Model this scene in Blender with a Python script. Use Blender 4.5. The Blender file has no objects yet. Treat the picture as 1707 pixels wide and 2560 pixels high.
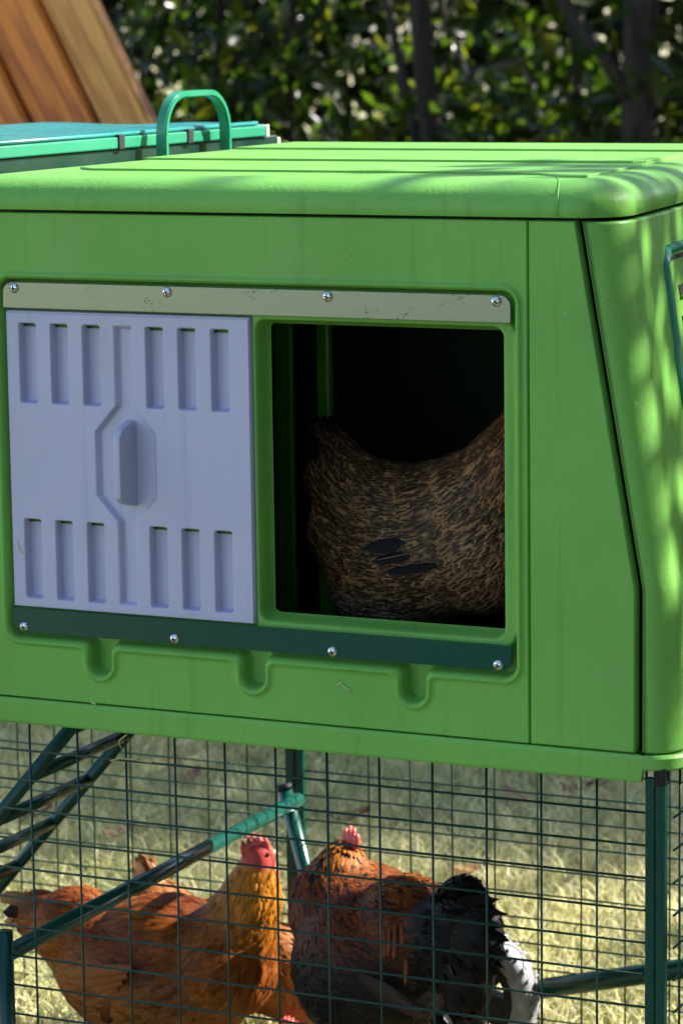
import bpy, bmesh, math, random
import numpy as np
from mathutils import Vector, Matrix
from math import radians, sin, cos, pi
random.seed(7); rng = np.random.default_rng(7)
SC = bpy.context.scene
COL = SC.collection

# ------------------------------------------------------------------ camera
G = 0.94                                   # height of the hatch screws above the lawn
FPX, PITCH, YAW, ROLL = 7724.03, .157254716, -.440240784, -.0135621487
CAM = Vector((1.48609, -2.45368, .238441 + G))
fw = Vector((sin(YAW)*cos(PITCH), cos(YAW)*cos(PITCH), -sin(PITCH)))
r0 = Vector((cos(YAW), -sin(YAW), 0)); u0 = r0.cross(fw)
rt = r0*cos(ROLL) + u0*sin(ROLL); up = -r0*sin(ROLL) + u0*cos(ROLL)
cam = bpy.data.cameras.new('camera'); cam_o = bpy.data.objects.new('camera', cam); COL.objects.link(cam_o)
cam_o.matrix_world = Matrix(((rt.x, up.x, -fw.x, CAM.x), (rt.y, up.y, -fw.y, CAM.y), (rt.z, up.z, -fw.z, CAM.z), (0, 0, 0, 1)))
cam.sensor_fit = 'VERTICAL'; cam.sensor_height = 36; cam.sensor_width = 24; cam.lens = 36*FPX/2560
cam.clip_start = .05; cam.clip_end = 600
cam.dof.use_dof = True; cam.dof.focus_distance = (Vector((.30, .02, .78)) - CAM).dot(fw); cam.dof.aperture_fstop = 12
SC.camera = cam_o

# ------------------------------------------------------------------ light
SUN = Vector((1.0, .86, 1.0)).normalized()
w = bpy.data.worlds.new('World'); SC.world = w; w.use_nodes = True
nt = w.node_tree; nt.nodes.clear()
sky = nt.nodes.new('ShaderNodeTexSky'); sky.sky_type = 'NISHITA'; sky.sun_disc = False
sky.sun_elevation = math.asin(SUN.z); sky.sun_rotation = math.atan2(SUN.x, SUN.y)
sky.air_density = 1.0; sky.dust_density = 1.2; sky.ozone_density = 1.0
bg = nt.nodes.new('ShaderNodeBackground'); bg.inputs[1].default_value = .118
out = nt.nodes.new('ShaderNodeOutputWorld')
nt.links.new(sky.outputs[0], bg.inputs[0]); nt.links.new(bg.outputs[0], out.inputs[0])
sl = bpy.data.lights.new('sun', 'SUN'); sl.energy = 4.9; sl.angle = radians(.53); sl.color = (1, .95, .86)
so = bpy.data.objects.new('sun', sl); COL.objects.link(so); so.location = (3, 4, 6)
so.rotation_euler = SUN.to_track_quat('Z', 'Y').to_euler()
vs = SC.view_settings; vs.view_transform = 'Standard'; vs.look = 'None'; vs.exposure = 1.78; vs.gamma = 1
vs.use_curve_mapping = False
SC.render.engine = 'CYCLES'; SC.cycles.use_denoising = True
SC.cycles.max_bounces = 8; SC.cycles.diffuse_bounces = 4; SC.cycles.glossy_bounces = 4
SC.cycles.transmission_bounces = 4; SC.cycles.sample_clamp_indirect = 6

# ------------------------------------------------------------------ helpers
def ray(px, py):
    return fw + rt*((px - 853.5)/FPX) - up*((py - 1280)/FPX)
def at(px, py, Y):                          # a point of the depth plane Y
    d = ray(px, py); t = (Y - CAM.y)/d.y; return CAM + d*t
def atz(px, py, z):
    d = ray(px, py); t = (z - CAM.z)/d.z; return CAM + d*t
def atx(px, py, x):
    d = ray(px, py); t = (x - CAM.x)/d.x; return CAM + d*t

def tag(o, label=None, cat=None, group=None, kind=None):
    if label: o['label'] = label
    if cat: o['category'] = cat
    if group: o['group'] = group
    if kind: o['kind'] = kind
    return o
def empty(name, loc=(0, 0, 0), label=None, cat=None, group=None):
    o = bpy.data.objects.new(name, None); COL.objects.link(o); o.location = loc; o.empty_display_size = .05
    return tag(o, label, cat, group)
def link(name, me, mat=None, parent=None, smooth=False):
    o = bpy.data.objects.new(name, me); COL.objects.link(o)
    if mat is not None and not me.materials:
        for m_ in (mat if isinstance(mat, (list, tuple)) else [mat]): me.materials.append(m_)
    if smooth and len(me.polygons): me.polygons.foreach_set('use_smooth', np.ones(len(me.polygons), bool))
    if parent is not None:
        o.parent = parent
        if parent.type == 'EMPTY' or parent.location.length > 0:
            o.matrix_parent_inverse = Matrix.Translation(-world_loc(parent))
    return o
def world_loc(o):
    v = Vector(o.location); p_ = o.parent
    if p_ is not None: v = v + o.matrix_parent_inverse.to_translation() + world_loc(p_)
    return v
def pyd(name, verts, faces, mat=None, parent=None, smooth=False, uvcol=None):
    me = bpy.data.meshes.new(name); me.from_pydata([tuple(v) for v in verts], [], [tuple(f) for f in faces]); me.update()
    return link(name, me, mat, parent, smooth)
def npmesh(name, V, quads=None, tris=None, col=None):
    """large mesh from numpy arrays, with an optional per-vertex colour"""
    me = bpy.data.meshes.new(name); V = np.asarray(V, np.float32)
    me.vertices.add(len(V)); me.vertices.foreach_set('co', V.ravel())
    idx = []; st = []; tot = 0
    if quads is not None and len(quads):
        q = np.asarray(quads, np.int32); idx.append(q.ravel()); st.append(np.arange(len(q))*4); tot = q.size
    if tris is not None and len(tris):
        t = np.asarray(tris, np.int32); idx.append(t.ravel()); st.append(tot + np.arange(len(t))*3)
    idx = np.concatenate(idx); st = np.concatenate(st)
    me.loops.add(len(idx)); me.loops.foreach_set('vertex_index', idx.astype(np.int32))
    me.polygons.add(len(st)); me.polygons.foreach_set('loop_start', st.astype(np.int32))
    if col is not None:
        a = me.attributes.new('Col', 'FLOAT_COLOR', 'POINT')
        c4 = np.ones((len(V), 4), np.float32); c4[:, :3] = col; a.data.foreach_set('color', c4.ravel())
    me.update(calc_edges=True); me.validate()
    return me
def bm_obj(name, bm, mat, parent=None, smooth=False):
    me = bpy.data.meshes.new(name); bm.to_mesh(me); bm.free(); return link(name, me, mat, parent, smooth)
def box(name, lo, hi, mat, parent=None, bevel=0.0, seg=2):
    bm = bmesh.new(); bmesh.ops.create_cube(bm, size=1)
    lo, hi = Vector(lo), Vector(hi)
    for v in bm.verts: v.co = Vector((lo[i] + (v.co[i] + .5)*(hi[i] - lo[i]) for i in range(3)))
    if bevel: bmesh.ops.bevel(bm, geom=bm.edges[:], offset=bevel, segments=seg, affect='EDGES', profile=.5)
    return bm_obj(name, bm, mat, parent, False)
def tube_geo(pts, rad, n=10, cap=True, V=None, F=None):
    """tube along a polyline; rad is a number or a list"""
    V = [] if V is None else V; F = [] if F is None else F
    pts = [Vector(p) for p in pts]; k = len(pts)
    rads = rad if isinstance(rad, (list, tuple)) else [rad]*k
    ref = None; rings = []
    for i in range(k):
        t = (pts[min(i+1, k-1)] - pts[max(i-1, 0)]).normalized()
        if ref is None:
            ref = Vector((0, 0, 1)) if abs(t.z) < .9 else Vector((1, 0, 0))
        a = (ref - t*ref.dot(t)).normalized(); b = t.cross(a); ref = a
        rr = rads[i]
        if 0 < i < k-1:
            c = (pts[i]-pts[i-1]).normalized().dot((pts[i+1]-pts[i]).normalized()); rr = rr/max(.6, math.sqrt(max(.01, (1+c)/2)))
        ring = []
        for j in range(n):
            an = 2*pi*j/n; V.append(pts[i] + a*(cos(an)*rr) + b*(sin(an)*rr)); ring.append(len(V)-1)
        rings.append(ring)
    for i in range(k-1):
        for j in range(n):
            F.append((rings[i][j], rings[i][(j+1) % n], rings[i+1][(j+1) % n], rings[i+1][j]))
    if cap: F.append(tuple(reversed(rings[0]))); F.append(tuple(rings[-1]))
    return V, F
def tube(name, pts, rad, mat, parent=None, n=10, smooth=True):
    V, F = tube_geo(pts, rad, n); return pyd(name, V, F, mat, parent, smooth)
def prism(name, poly, mat, parent=None, axis='Y', a=0, b=.001, bevel=0, smooth=False):
    """extrude a closed 2D outline: axis Y -> poly is (x,z); axis Z -> poly is (x,y)"""
    n = len(poly); f = (lambda p, h: (p[0], h, p[1])) if axis == 'Y' else (lambda p, h: (p[0], p[1], h))
    bm = bmesh.new(); va = [bm.verts.new(f(p, a)) for p in poly]; vb = [bm.verts.new(f(p, b)) for p in poly]
    bm.faces.new(va); bm.faces.new(list(reversed(vb)))
    for i in range(n): bm.faces.new((va[i], vb[i], vb[(i+1) % n], va[(i+1) % n]))
    bmesh.ops.recalc_face_normals(bm, faces=bm.faces)
    if bevel:
        ed = [e for e in bm.edges if abs((e.verts[0].co - e.verts[1].co)[1 if axis == 'Y' else 2]) < 1e-6]
        bmesh.ops.bevel(bm, geom=ed, offset=bevel, segments=2, affect='EDGES', profile=.5)
    return bm_obj(name, bm, mat, parent, smooth)
def rrect(x0, x1, z0, z1, r, n=6):
    """r = radii at (x0z0, x1z0, x1z1, x0z1)"""
    P = []
    for cx, cz, a0, rr in ((x0, z0, 180, r[0]), (x1, z0, 270, r[1]), (x1, z1, 0, r[2]), (x0, z1, 90, r[3])):
        ccx = cx + rr*(1 if cx == x0 else -1); ccz = cz + rr*(1 if cz == z0 else -1)
        if rr <= 0: P.append((cx, cz)); continue
        for i in range(n+1):
            an = radians(a0 + 90*i/n); P.append((ccx + rr*cos(an), ccz + rr*sin(an)))
    return P
def sstep(a, b, x):
    t = np.clip((x - a)/(b - a), 0, 1); return t*t*(3 - 2*t)
def sd_rr(x, z, x0, x1, z0, z1, r):
    qx = np.abs(x - (x0+x1)/2) - (x1-x0)/2 + r; qz = np.abs(z - (z0+z1)/2) - (z1-z0)/2 + r
    return np.hypot(np.maximum(qx, 0), np.maximum(qz, 0)) + np.minimum(np.maximum(qx, qz), 0) - r
def smin(a, b, k):
    h = np.clip(.5 + .5*(b - a)/k, 0, 1); return b*(1-h) + a*h - k*h*(1-h)
def grid_mesh(name, X, Y, Z, keep=None):
    m, n = X.shape; V = np.stack([X, Y, Z], -1).reshape(-1, 3)
    i = np.arange(m*n).reshape(m, n)
    q = np.stack([i[:-1, :-1], i[:-1, 1:], i[1:, 1:], i[1:, :-1]], -1)
    q = q[keep] if keep is not None else q.reshape(-1, 4)
    used = np.unique(q); remap = np.full(m*n, -1); remap[used] = np.arange(len(used))
    return npmesh(name, V[used], quads=remap[q].reshape(-1, 4))

# ------------------------------------------------------------------ materials
def new_mat(name):
    m = bpy.data.materials.new(name); m.use_nodes = True; n = m.node_tree.nodes
    return m, n, m.node_tree.links, n['Principled BSDF']
def noise(n, l, scale, detail=3, rough=.5, coord='Object', vec=None):
    t = n.new('ShaderNodeTexNoise'); t.inputs['Scale'].default_value = scale
    t.inputs['Detail'].default_value = detail; t.inputs['Roughness'].default_value = rough
    if vec is None:
        tc = n.new('ShaderNodeTexCoord'); l.new(tc.outputs[coord], t.inputs['Vector'])
    else: l.new(vec, t.inputs['Vector'])
    return t
def ramp(n, l, fac, stops):
    r = n.new('ShaderNodeValToRGB'); e = r.color_ramp.elements
    while len(e) > 1: e.remove(e[-1])
    e[0].position = stops[0][0]; e[0].color = (*stops[0][1], 1)
    for p, c in stops[1:]:
        k = e.new(p); k.color = (*c, 1)
    l.new(fac, r.inputs[0]); return r
def bump(n, l, b, height, strength, dist, prev=None):
    k = n.new('ShaderNodeBump'); k.inputs['Strength'].default_value = strength; k.inputs['Distance'].default_value = dist
    l.new(height, k.inputs['Height'])
    if prev is not None: l.new(prev.outputs[0], k.inputs['Normal'])
    l.new(k.outputs[0], b.inputs['Normal']); return k
def plastic(name, c, rough=.42, grain=.35, var=.12, scale=330, spec=.5, dirt=0.0):
    m, n, l, b = new_mat(name)
    t = noise(n, l, 5, 4); c2 = tuple(x*(1-var) for x in c); c3 = tuple(min(1, x*(1+var*.6)) for x in c)
    r = ramp(n, l, t.outputs[0], [(.3, c2), (.7, c3)]); colr = r.outputs[0]
    if dirt:
        tc = n.new('ShaderNodeTexCoord')
        def layer(sc, scale_, lo, hi, colour, amt, src):
            mp = n.new('ShaderNodeMapping'); mp.inputs['Scale'].default_value = sc; l.new(tc.outputs['Object'], mp.inputs[0])
            q = noise(n, l, scale_, 4, .65, vec=mp.outputs[0]); k = ramp(n, l, q.outputs[0], [(lo, (0, 0, 0)), (hi, (amt,)*3)])
            mx = n.new('ShaderNodeMixRGB'); l.new(k.outputs[0], mx.inputs[0]); l.new(src, mx.inputs[1]); mx.inputs[2].default_value = (*colour, 1); return mx.outputs[0]
        colr = layer((1, 1, 1), 150, .70, .74, (.62, .60, .48), .55*dirt, colr)       # pale flecks of dust
        colr = layer((30, 30, 1.5), 1.6, .56, .80, tuple(x*.55 for x in c), .6*dirt, colr)  # rain streaks
        colr = layer((1, 1, 1), 9, .55, .80, (.30, .27, .17), .22*dirt, colr)         # earthy film
    l.new(colr, b.inputs['Base Color'])
    t2 = noise(n, l, 22, 3); rr = ramp(n, l, t2.outputs[0], [(.35, (rough*.80,)*3), (.7, (rough*1.25,)*3)])
    l.new(rr.outputs[0], b.inputs['Roughness']); b.inputs['Specular IOR Level'].default_value = spec
    if grain:
        g = noise(n, l, scale, 2, .6); bump(n, l, b, g.outputs[0], grain, .0006)
    return m
M = {}
M['green'] = plastic('leaf_green_plastic', (.142, .368, .064), .42, .60, .12, 240, .24, 1.0)
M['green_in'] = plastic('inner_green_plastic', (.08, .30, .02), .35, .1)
M['inner_shade'] = plastic('inner_green_in_shade', (.012, .035, .008), .6, .2)  # inner green darkened, the shade inside the coop put into the colour
M['grey'] = plastic('lilac_grey_plastic', (.400, .395, .545), .42, .05, .05, 500, .5, .9)
M['black'] = plastic('black_plastic', (.006, .006, .0065), .5, .2, .1, 330, .25)
M['paint'] = plastic('dark_green_paint', (.003, .046, .032), .28, .03, .15, 900, .35)
M['tube'] = plastic('gloss_green_tube', (.005, .062, .046), .20, .02, .15, 900, .7)  # lighter than the post paint, sun on the tubes put into the colour
M['paint_l'] = plastic('teal_green_paint', (.024, .225, .125), .30, .06, .12, 900)
M['paint_shaded'] = plastic('green_paint_in_shade', (.004, .028, .020), .35, .05, .15, 900)  # bar paint with the gap's shade put into the colour
M['wire'] = plastic('green_coated_wire', (.0045, .038, .028), .38, 0, .2, 330, .25)
M['cover'] = plastic('teal_sheet_cover', (.020, .190, .190), .30, .10, .12, 60)
M['cream'] = plastic('pale_plastic_edge', (.50, .46, .30), .5, 0)
M['white'] = plastic('white_plastic', (.72, .70, .66), .5, 0)
m, n, l, b = new_mat('screw_steel'); b.inputs['Base Color'].default_value = (.62, .62, .63, 1); b.inputs['Metallic'].default_value = 1; b.inputs['Roughness'].default_value = .22
M['steel'] = m
m, n, l, b = new_mat('dark_recess'); b.inputs['Base Color'].default_value = (.01, .01, .01, 1); b.inputs['Roughness'].default_value = .9  # near-black, standing in for shade inside gaps, slots and screw crosses
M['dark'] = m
def rail_mat(name, c, metal, rough, speck):
    m, n, l, b = new_mat(name)
    tc = n.new('ShaderNodeTexCoord'); mp = n.new('ShaderNodeMapping'); mp.inputs['Scale'].default_value = (1, 1, 1.6); l.new(tc.outputs['Object'], mp.inputs[0])
    t = noise(n, l, 420, 3, .55, vec=mp.outputs[0]); t2 = noise(n, l, 26, 3, .6, vec=mp.outputs[0])
    mx = n.new('ShaderNodeMath'); mx.operation = 'MULTIPLY'; l.new(t.outputs[0], mx.inputs[0]); l.new(t2.outputs[0], mx.inputs[1])
    r = ramp(n, l, mx.outputs[0], [(.0, c), (.375, c), (.392, speck), (1, speck)]); l.new(r.outputs[0], b.inputs['Base Color'])
    b.inputs['Metallic'].default_value = metal; b.inputs['Roughness'].default_value = rough; b.inputs['Specular IOR Level'].default_value = .3
    g = noise(n, l, 420, 2, .5, vec=mp.outputs[0]); bump(n, l, b, g.outputs[0], .12, .0004); return m
M['rail_top'] = rail_mat('galvanised_rail', (.21, .24, .20), .9, .30, (.05, .07, .045))
M['rail_bot'] = rail_mat('dark_green_rail', (.003, .055, .038), 0, .22, (.012, .075, .052))

def vcol_mat(name, rough, spec=.3, noise_amt=.25, scale=300, transl=None, bumps=0, sheen=0):
    m, n, l, b = new_mat(name)
    a = n.new('ShaderNodeAttribute'); a.attribute_name = 'Col'
    t = noise(n, l, scale, 2); r = ramp(n, l, t.outputs[0], [(.25, (1-noise_amt,)*3), (.75, (1+noise_amt*.6,)*3)])
    mx = n.new('ShaderNodeMixRGB'); mx.blend_type = 'MULTIPLY'; mx.inputs[0].default_value = 1
    l.new(a.outputs[0], mx.inputs[1]); l.new(r.outputs[0], mx.inputs[2]); l.new(mx.outputs[0], b.inputs['Base Color'])
    b.inputs['Roughness'].default_value = rough; b.inputs['Specular IOR Level'].default_value = spec
    if sheen: b.inputs['Sheen Weight'].default_value = sheen
    if bumps: bump(n, l, b, t.outputs[0], bumps, .001)
    if transl:
        tr = n.new('ShaderNodeBsdfTranslucent'); hs = n.new('ShaderNodeMixRGB'); hs.blend_type = 'MULTIPLY'; hs.inputs[0].default_value = 1
        l.new(mx.outputs[0], hs.inputs[1]); hs.inputs[2].default_value = (*transl[1], 1); l.new(hs.outputs[0], tr.inputs[0])
        ms = n.new('ShaderNodeMixShader'); ms.inputs[0].default_value = transl[0]
        l.new(b.outputs[0], ms.inputs[1]); l.new(tr.outputs[0], ms.inputs[2]); l.new(ms.outputs[0], n['Material Output'].inputs[0])
    return m
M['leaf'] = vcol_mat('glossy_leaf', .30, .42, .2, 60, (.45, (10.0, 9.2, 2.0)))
M['leaf_dk'] = vcol_mat('shaded_leaf', .6, .10, .2, 60, (.2, (2.5, 2.5, .8)))  # leaf copy with shade put in: dull and barely translucent
M['dryleaf'] = vcol_mat('dry_fallen_leaf', .7, .2, .3, 200, (.2, (1.3, 1, .8)))
M['blade'] = vcol_mat('grass_blade', .55, .25, .15, 50, (.45, (1.1, 1.1, .8)))
M['feather'] = vcol_mat('plumage', .50, .16, .3, 500, (.12, (1.4, 1.1, .7)))
M['feather_black'] = vcol_mat('black_plumage', .55, .05, .3, 500)
M['skin'] = vcol_mat('hen_body', .6, .3, .2, 200, None, .4)
m, n, l, b = new_mat('red_comb'); t = noise(n, l, 160, 3)
r = ramp(n, l, t.outputs[0], [(.3, (.46, .030, .030)), (.7, (.68, .095, .080))]); l.new(r.outputs[0], b.inputs['Base Color'])
b.inputs['Roughness'].default_value = .45; b.inputs['Subsurface Weight'].default_value = .25; b.inputs['Subsurface Radius'].default_value = (.01, .003, .002); b.inputs['Subsurface Scale'].default_value = .4
bump(n, l, b, t.outputs[0], .5, .002); M['comb'] = m
m, n, l, b = new_mat('horn_beak'); b.inputs['Base Color'].default_value = (.33, .22, .10, 1); b.inputs['Roughness'].default_value = .4; M['beak'] = m
m, n, l, b = new_mat('eye'); b.inputs['Base Color'].default_value = (.10, .03, .01, 1); b.inputs['Roughness'].default_value = .08; M['eye'] = m
m, n, l, b = new_mat('tyre_grey'); t = noise(n, l, 90, 4)
r = ramp(n, l, t.outputs[0], [(.3, (.15, .15, .165)), (.7, (.28, .275, .29))]); l.new(r.outputs[0], b.inputs['Base Color']); b.inputs['Roughness'].default_value = .55
bump(n, l, b, t.outputs[0], .3, .001); M['tyre'] = m
# lawn soil and thatch
m, n, l, b = new_mat('lawn_thatch'); t = noise(n, l, 2.2, 5, .6); t2 = noise(n, l, 60, 4, .7)
r = ramp(n, l, t.outputs[0], [(.3, (.26, .27, .11)), (.55, (.46, .42, .22)), (.75, (.58, .51, .30))])
r2 = ramp(n, l, t2.outputs[0], [(.3, (.45, .45, .45)), (.7, (1.1, 1.1, 1.1))])
mx = n.new('ShaderNodeMixRGB'); mx.blend_type = 'MULTIPLY'; mx.inputs[0].default_value = 1
l.new(r.outputs[0], mx.inputs[1]); l.new(r2.outputs[0], mx.inputs[2]); l.new(mx.outputs[0], b.inputs['Base Color']); b.inputs['Roughness'].default_value = .95
bump(n, l, b, t2.outputs[0], .8, .02); M['lawn'] = m
def wood(name, c1, c2, knot):
    m, n, l, b = new_mat(name)
    tc = n.new('ShaderNodeTexCoord'); mp = n.new('ShaderNodeMapping'); mp.inputs['Scale'].default_value = (14, 14, .9); l.new(tc.outputs['Object'], mp.inputs[0])
    t = noise(n, l, 4, 5, .6, vec=mp.outputs[0]); r = ramp(n, l, t.outputs[0], [(.40, c1), (.58, c2)])
    mp2 = n.new('ShaderNodeMapping'); mp2.inputs['Scale'].default_value = (10, 10, 4.2); l.new(tc.outputs['Object'], mp2.inputs[0])
    v = n.new('ShaderNodeTexVoronoi'); v.inputs['Scale'].default_value = 1.0; l.new(mp2.outputs[0], v.inputs['Vector'])
    kr = ramp(n, l, v.outputs['Distance'], [(.10, knot), (.30, (1, 1, 1))])
    mx = n.new('ShaderNodeMixRGB'); mx.blend_type = 'MULTIPLY'; mx.inputs[0].default_value = 1
    l.new(r.outputs[0], mx.inputs[1]); l.new(kr.outputs[0], mx.inputs[2]); l.new(mx.outputs[0], b.inputs['Base Color'])
    b.inputs['Roughness'].default_value = .6; bump(n, l, b, t.outputs[0], .4, .003); return m
M['wood_o'] = wood('orange_stained_pine', (.30, .062, .004), (.62, .200, .018), (.22, .13, .08))
M['wood_l'] = wood('pale_pine', (.36, .140, .024), (.60, .290, .070), (.30, .20, .14))
m, n, l, b = new_mat('bark'); tc = n.new('ShaderNodeTexCoord'); mp = n.new('ShaderNodeMapping'); mp.inputs['Scale'].default_value = (30, 30, 5); l.new(tc.outputs['Object'], mp.inputs[0])
t = noise(n, l, 1.5, 5, .65, vec=mp.outputs[0]); r = ramp(n, l, t.outputs[0], [(.3, (.008, .006, .005)), (.7, (.048, .036, .028))]); l.new(r.outputs[0], b.inputs['Base Color'])
b.inputs['Roughness'].default_value = .9; bump(n, l, b, t.outputs[0], .9, .02); M['bark'] = m

# ------------------------------------------------------------------ setting: lawn and grass
def lawn():
    xs = np.concatenate([np.linspace(-300, -8, 12), np.linspace(-7.5, 7.5, 76), np.linspace(8, 300, 12)])
    X, Yg = np.meshgrid(xs, xs)
    Z = .012*np.sin(X*1.7 + .6)*np.cos(Yg*1.3)*np.exp(-(X**2 + Yg**2)/60) - .012
    o = link('lawn', grid_mesh('lawn', X, Yg, Z), M['lawn'], None, True); o['kind'] = 'structure'
lawn()
def cnoise(x, y, s, seed):
    r = np.random.default_rng(seed); v = 0
    for k in range(5):
        a = r.uniform(0, 2*pi); f = s*r.uniform(.6, 2.2); v = v + np.sin((x*cos(a) + y*sin(a))*f + r.uniform(0, 6))
    return v/5
def grass(n, x0, x1, y0, y1, hmin, hmax, wd, skip=None):
    x = rng.uniform(x0, x1, n); y = rng.uniform(y0, y1, n)
    if skip is not None:
        k = ~skip(x, y); x, y = x[k], y[k]; n = len(x)
    cl = cnoise(x, y, 9, 3); cl2 = cnoise(x, y, 2.6, 5)
    h = rng.uniform(hmin, hmax, n)*(1 + .35*cl); a = rng.uniform(0, 2*pi, n); wdt = wd*rng.uniform(.6, 1.3, n)
    lean = rng.uniform(.5, 2.2, n)*h; la = rng.uniform(0, 2*pi, n) + .5*cl
    dx, dy = np.cos(a)*wdt/2, np.sin(a)*wdt/2; lx, ly = np.cos(la)*lean, np.sin(la)*lean
    z0 = np.full(n, -.012)
    V = np.stack([np.stack([x-dx, y-dy, z0], -1), np.stack([x+dx, y+dy, z0], -1),
                  np.stack([x-dx*.8+lx*.4, y-dy*.8+ly*.4, h*.6], -1), np.stack([x+dx*.8+lx*.4, y+dy*.8+ly*.4, h*.6], -1),
                  np.stack([x+lx, y+ly, h*.95], -1)], 1).reshape(-1, 3)
    b = np.arange(n)*5
    q = np.stack([b, b+1, b+3, b+2], -1); t = np.stack([b+2, b+3, b+4], -1)
    dry = np.clip(.62 + .45*cl2 + rng.normal(0, .28, n), 0, 1)[:, None]
    c = (1-dry)*np.array([.32, .36, .15]) + dry*np.array([.86, .78, .50]); c = c*rng.uniform(.45, 1.3, (n, 1))
    return V, q, t, np.repeat(c, 5, 0)
def grass_objs():
    V, q, t, c = grass(125000, -1.9, .9, .25, 2.9, .018, .050, .0032)
    o = link('grass', npmesh('grass', V, q, t, c), M['blade']); tag(o, 'short dry lawn grass growing behind and under the coop', 'grass', kind='stuff')
    V, q, t, c = grass(90000, -6, 4.5, -3.6, 6.5, .015, .04, .008, lambda x, y: (x > -1.9) & (x < .9) & (y > .25) & (y < 2.9))
    o = link('grass_surround', npmesh('grass_surround', V, q, t, c), M['blade']); tag(o, 'sparser lawn grass further out around the coop', 'grass', kind='stuff')
grass_objs()

# ------------------------------------------------------------------ foliage
def leaves(C, size, col, droop=.4, aspect=.42):
    """folded leaf shapes (5 verts, 4 tris) at the centres C"""
    n = len(C); s = size*rng.uniform(.6, 1.3, n)
    d = rng.normal(size=(n, 3)); d[:, 2] -= droop; d /= np.linalg.norm(d, axis=1)[:, None]
    r_ = rng.normal(size=(n, 3)); s1 = np.cross(d, r_); s1 /= np.linalg.norm(s1, axis=1)[:, None]; nn = np.cross(s1, d)
    L = s[:, None]; W = L*aspect*.5
    b = C; mid = C + d*L*.45 - nn*L*.06; tip = C + d*L - nn*L*.02
    l1 = C + d*L*.42 + s1*W + nn*L*.05; r1 = C + d*L*.42 - s1*W + nn*L*.05
    l2 = C + d*L*.72 + s1*W*.75 + nn*L*.03; r2 = C + d*L*.72 - s1*W*.75 + nn*L*.03
    V = np.stack([b, l1, l2, tip, r2, r1, mid], 1).reshape(-1, 3); k = np.arange(n)*7
    t = np.concatenate([np.stack([k, k+1, k+6], -1), np.stack([k, k+6, k+5], -1), np.stack([k+2, k+3, k+6], -1), np.stack([k+3, k+4, k+6], -1),
                        np.stack([k+1, k+2, k+6], -1), np.stack([k+4, k+5, k+6], -1)])
    return V, t, np.repeat(col, 7, 0)
def leaf_cols(n, ylw=.1):
    g = rng.uniform(0, 1, (n, 1)); c = (1-g)*np.array([.005, .012, .004]) + g*np.array([.018, .036, .007])
    y = rng.uniform(0, 1, n) < ylw; c[y] = np.array([.040, .050, .008])*rng.uniform(.7, 1.2, (y.sum(), 1)); return c
def clump_points(n, x0, x1, y0, y1, z0, z1, clumps, sig):
    k = np.stack([rng.uniform(x0, x1, clumps), rng.uniform(y0, y1, clumps), rng.uniform(z0, z1, clumps)], -1)
    P = k[rng.integers(0, clumps, n)] + rng.normal(0, sig, (n, 3)); P[:, 2] = np.abs(P[:, 2]) + .02; return P
def limb(p, q, r1, r2, wob, n=7):
    p, q = Vector(p), Vector(q); P = []
    for i in range(n):
        t = i/(n-1); o = Vector((random.uniform(-1, 1), random.uniform(-1, 1), 0))*wob*(1 if 0 < i < n-1 else 0); P.append(p.lerp(q, t) + o)
    return P, [r1 + (r2-r1)*i/(n-1) for i in range(n)]
def join_tubes(name, specs, mat, parent, n=9):
    V, F = [], []
    for P, R in specs: tube_geo(P, R, n, True, V, F)
    return pyd(name, V, F, mat, parent, True)
def hedge():
    root = empty('hedge', (-2.3, 5.7, 0), 'glossy broad-leaved evergreen hedge across the background behind the coop', 'hedge')
    P = clump_points(15000, -5.0, .3, 5.15, 6.35, .1, 1.75, 230, (.11, .11, .11))
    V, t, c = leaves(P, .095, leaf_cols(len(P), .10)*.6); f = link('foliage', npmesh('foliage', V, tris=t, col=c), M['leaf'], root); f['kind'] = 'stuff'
    sp = []
    for i in range(16):
        x = -4.6 + i*.32 + random.uniform(-.1, .1); y = random.uniform(5.3, 6.0)
        sp = limb((x, y, -.05), (x + random.uniform(-.2, .2), y + random.uniform(-.1, .1), 1.7), random.uniform(.012, .024), .008, .03)
        join_tubes('stem', [sp], M['bark'], root, 7)
hedge()
def back_thicket():
    root = empty('evergreen_thicket', (-4, 9, 0), 'dark dense evergreen thicket filling the far background', 'thicket')
    P = clump_points(52000, -10.5, .5, 8.6, 10.2, .0, 3.1, 700, (.25, .22, .22))
    V, t, c = leaves(P, .115, leaf_cols(len(P), .03)*.4); f = link('foliage', npmesh('foliage', V, tris=t, col=c), M['leaf_dk'], root); f['kind'] = 'stuff'  # colours cut down so the depth behind the hedge reads as shade
back_thicket()
def side_hedge():
    root = empty('hedge', (3.6, .5, 0), 'tall dark hedge standing to the right of the coop out of view', 'hedge')
    P = np.concatenate([clump_points(15000, 3.2, 4.3, -6.0, 1.3, .0, 6.2, 420, (.25, .3, .25)), clump_points(5000, 3.2, 4.1, 2.2, 4.6, .0, 2.9, 150, (.2, .25, .22))])
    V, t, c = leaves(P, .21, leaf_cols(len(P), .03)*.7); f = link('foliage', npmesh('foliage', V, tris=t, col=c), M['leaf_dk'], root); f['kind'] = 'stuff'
    for i in range(9): join_tubes('stem', [limb((3.65, -4.6 + i*1.1, -.05), (3.6 + random.uniform(-.2, .2), -4.5 + i*1.1, 2.6), .04, .012, .05)], M['bark'], root, 7)
side_hedge()
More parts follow.
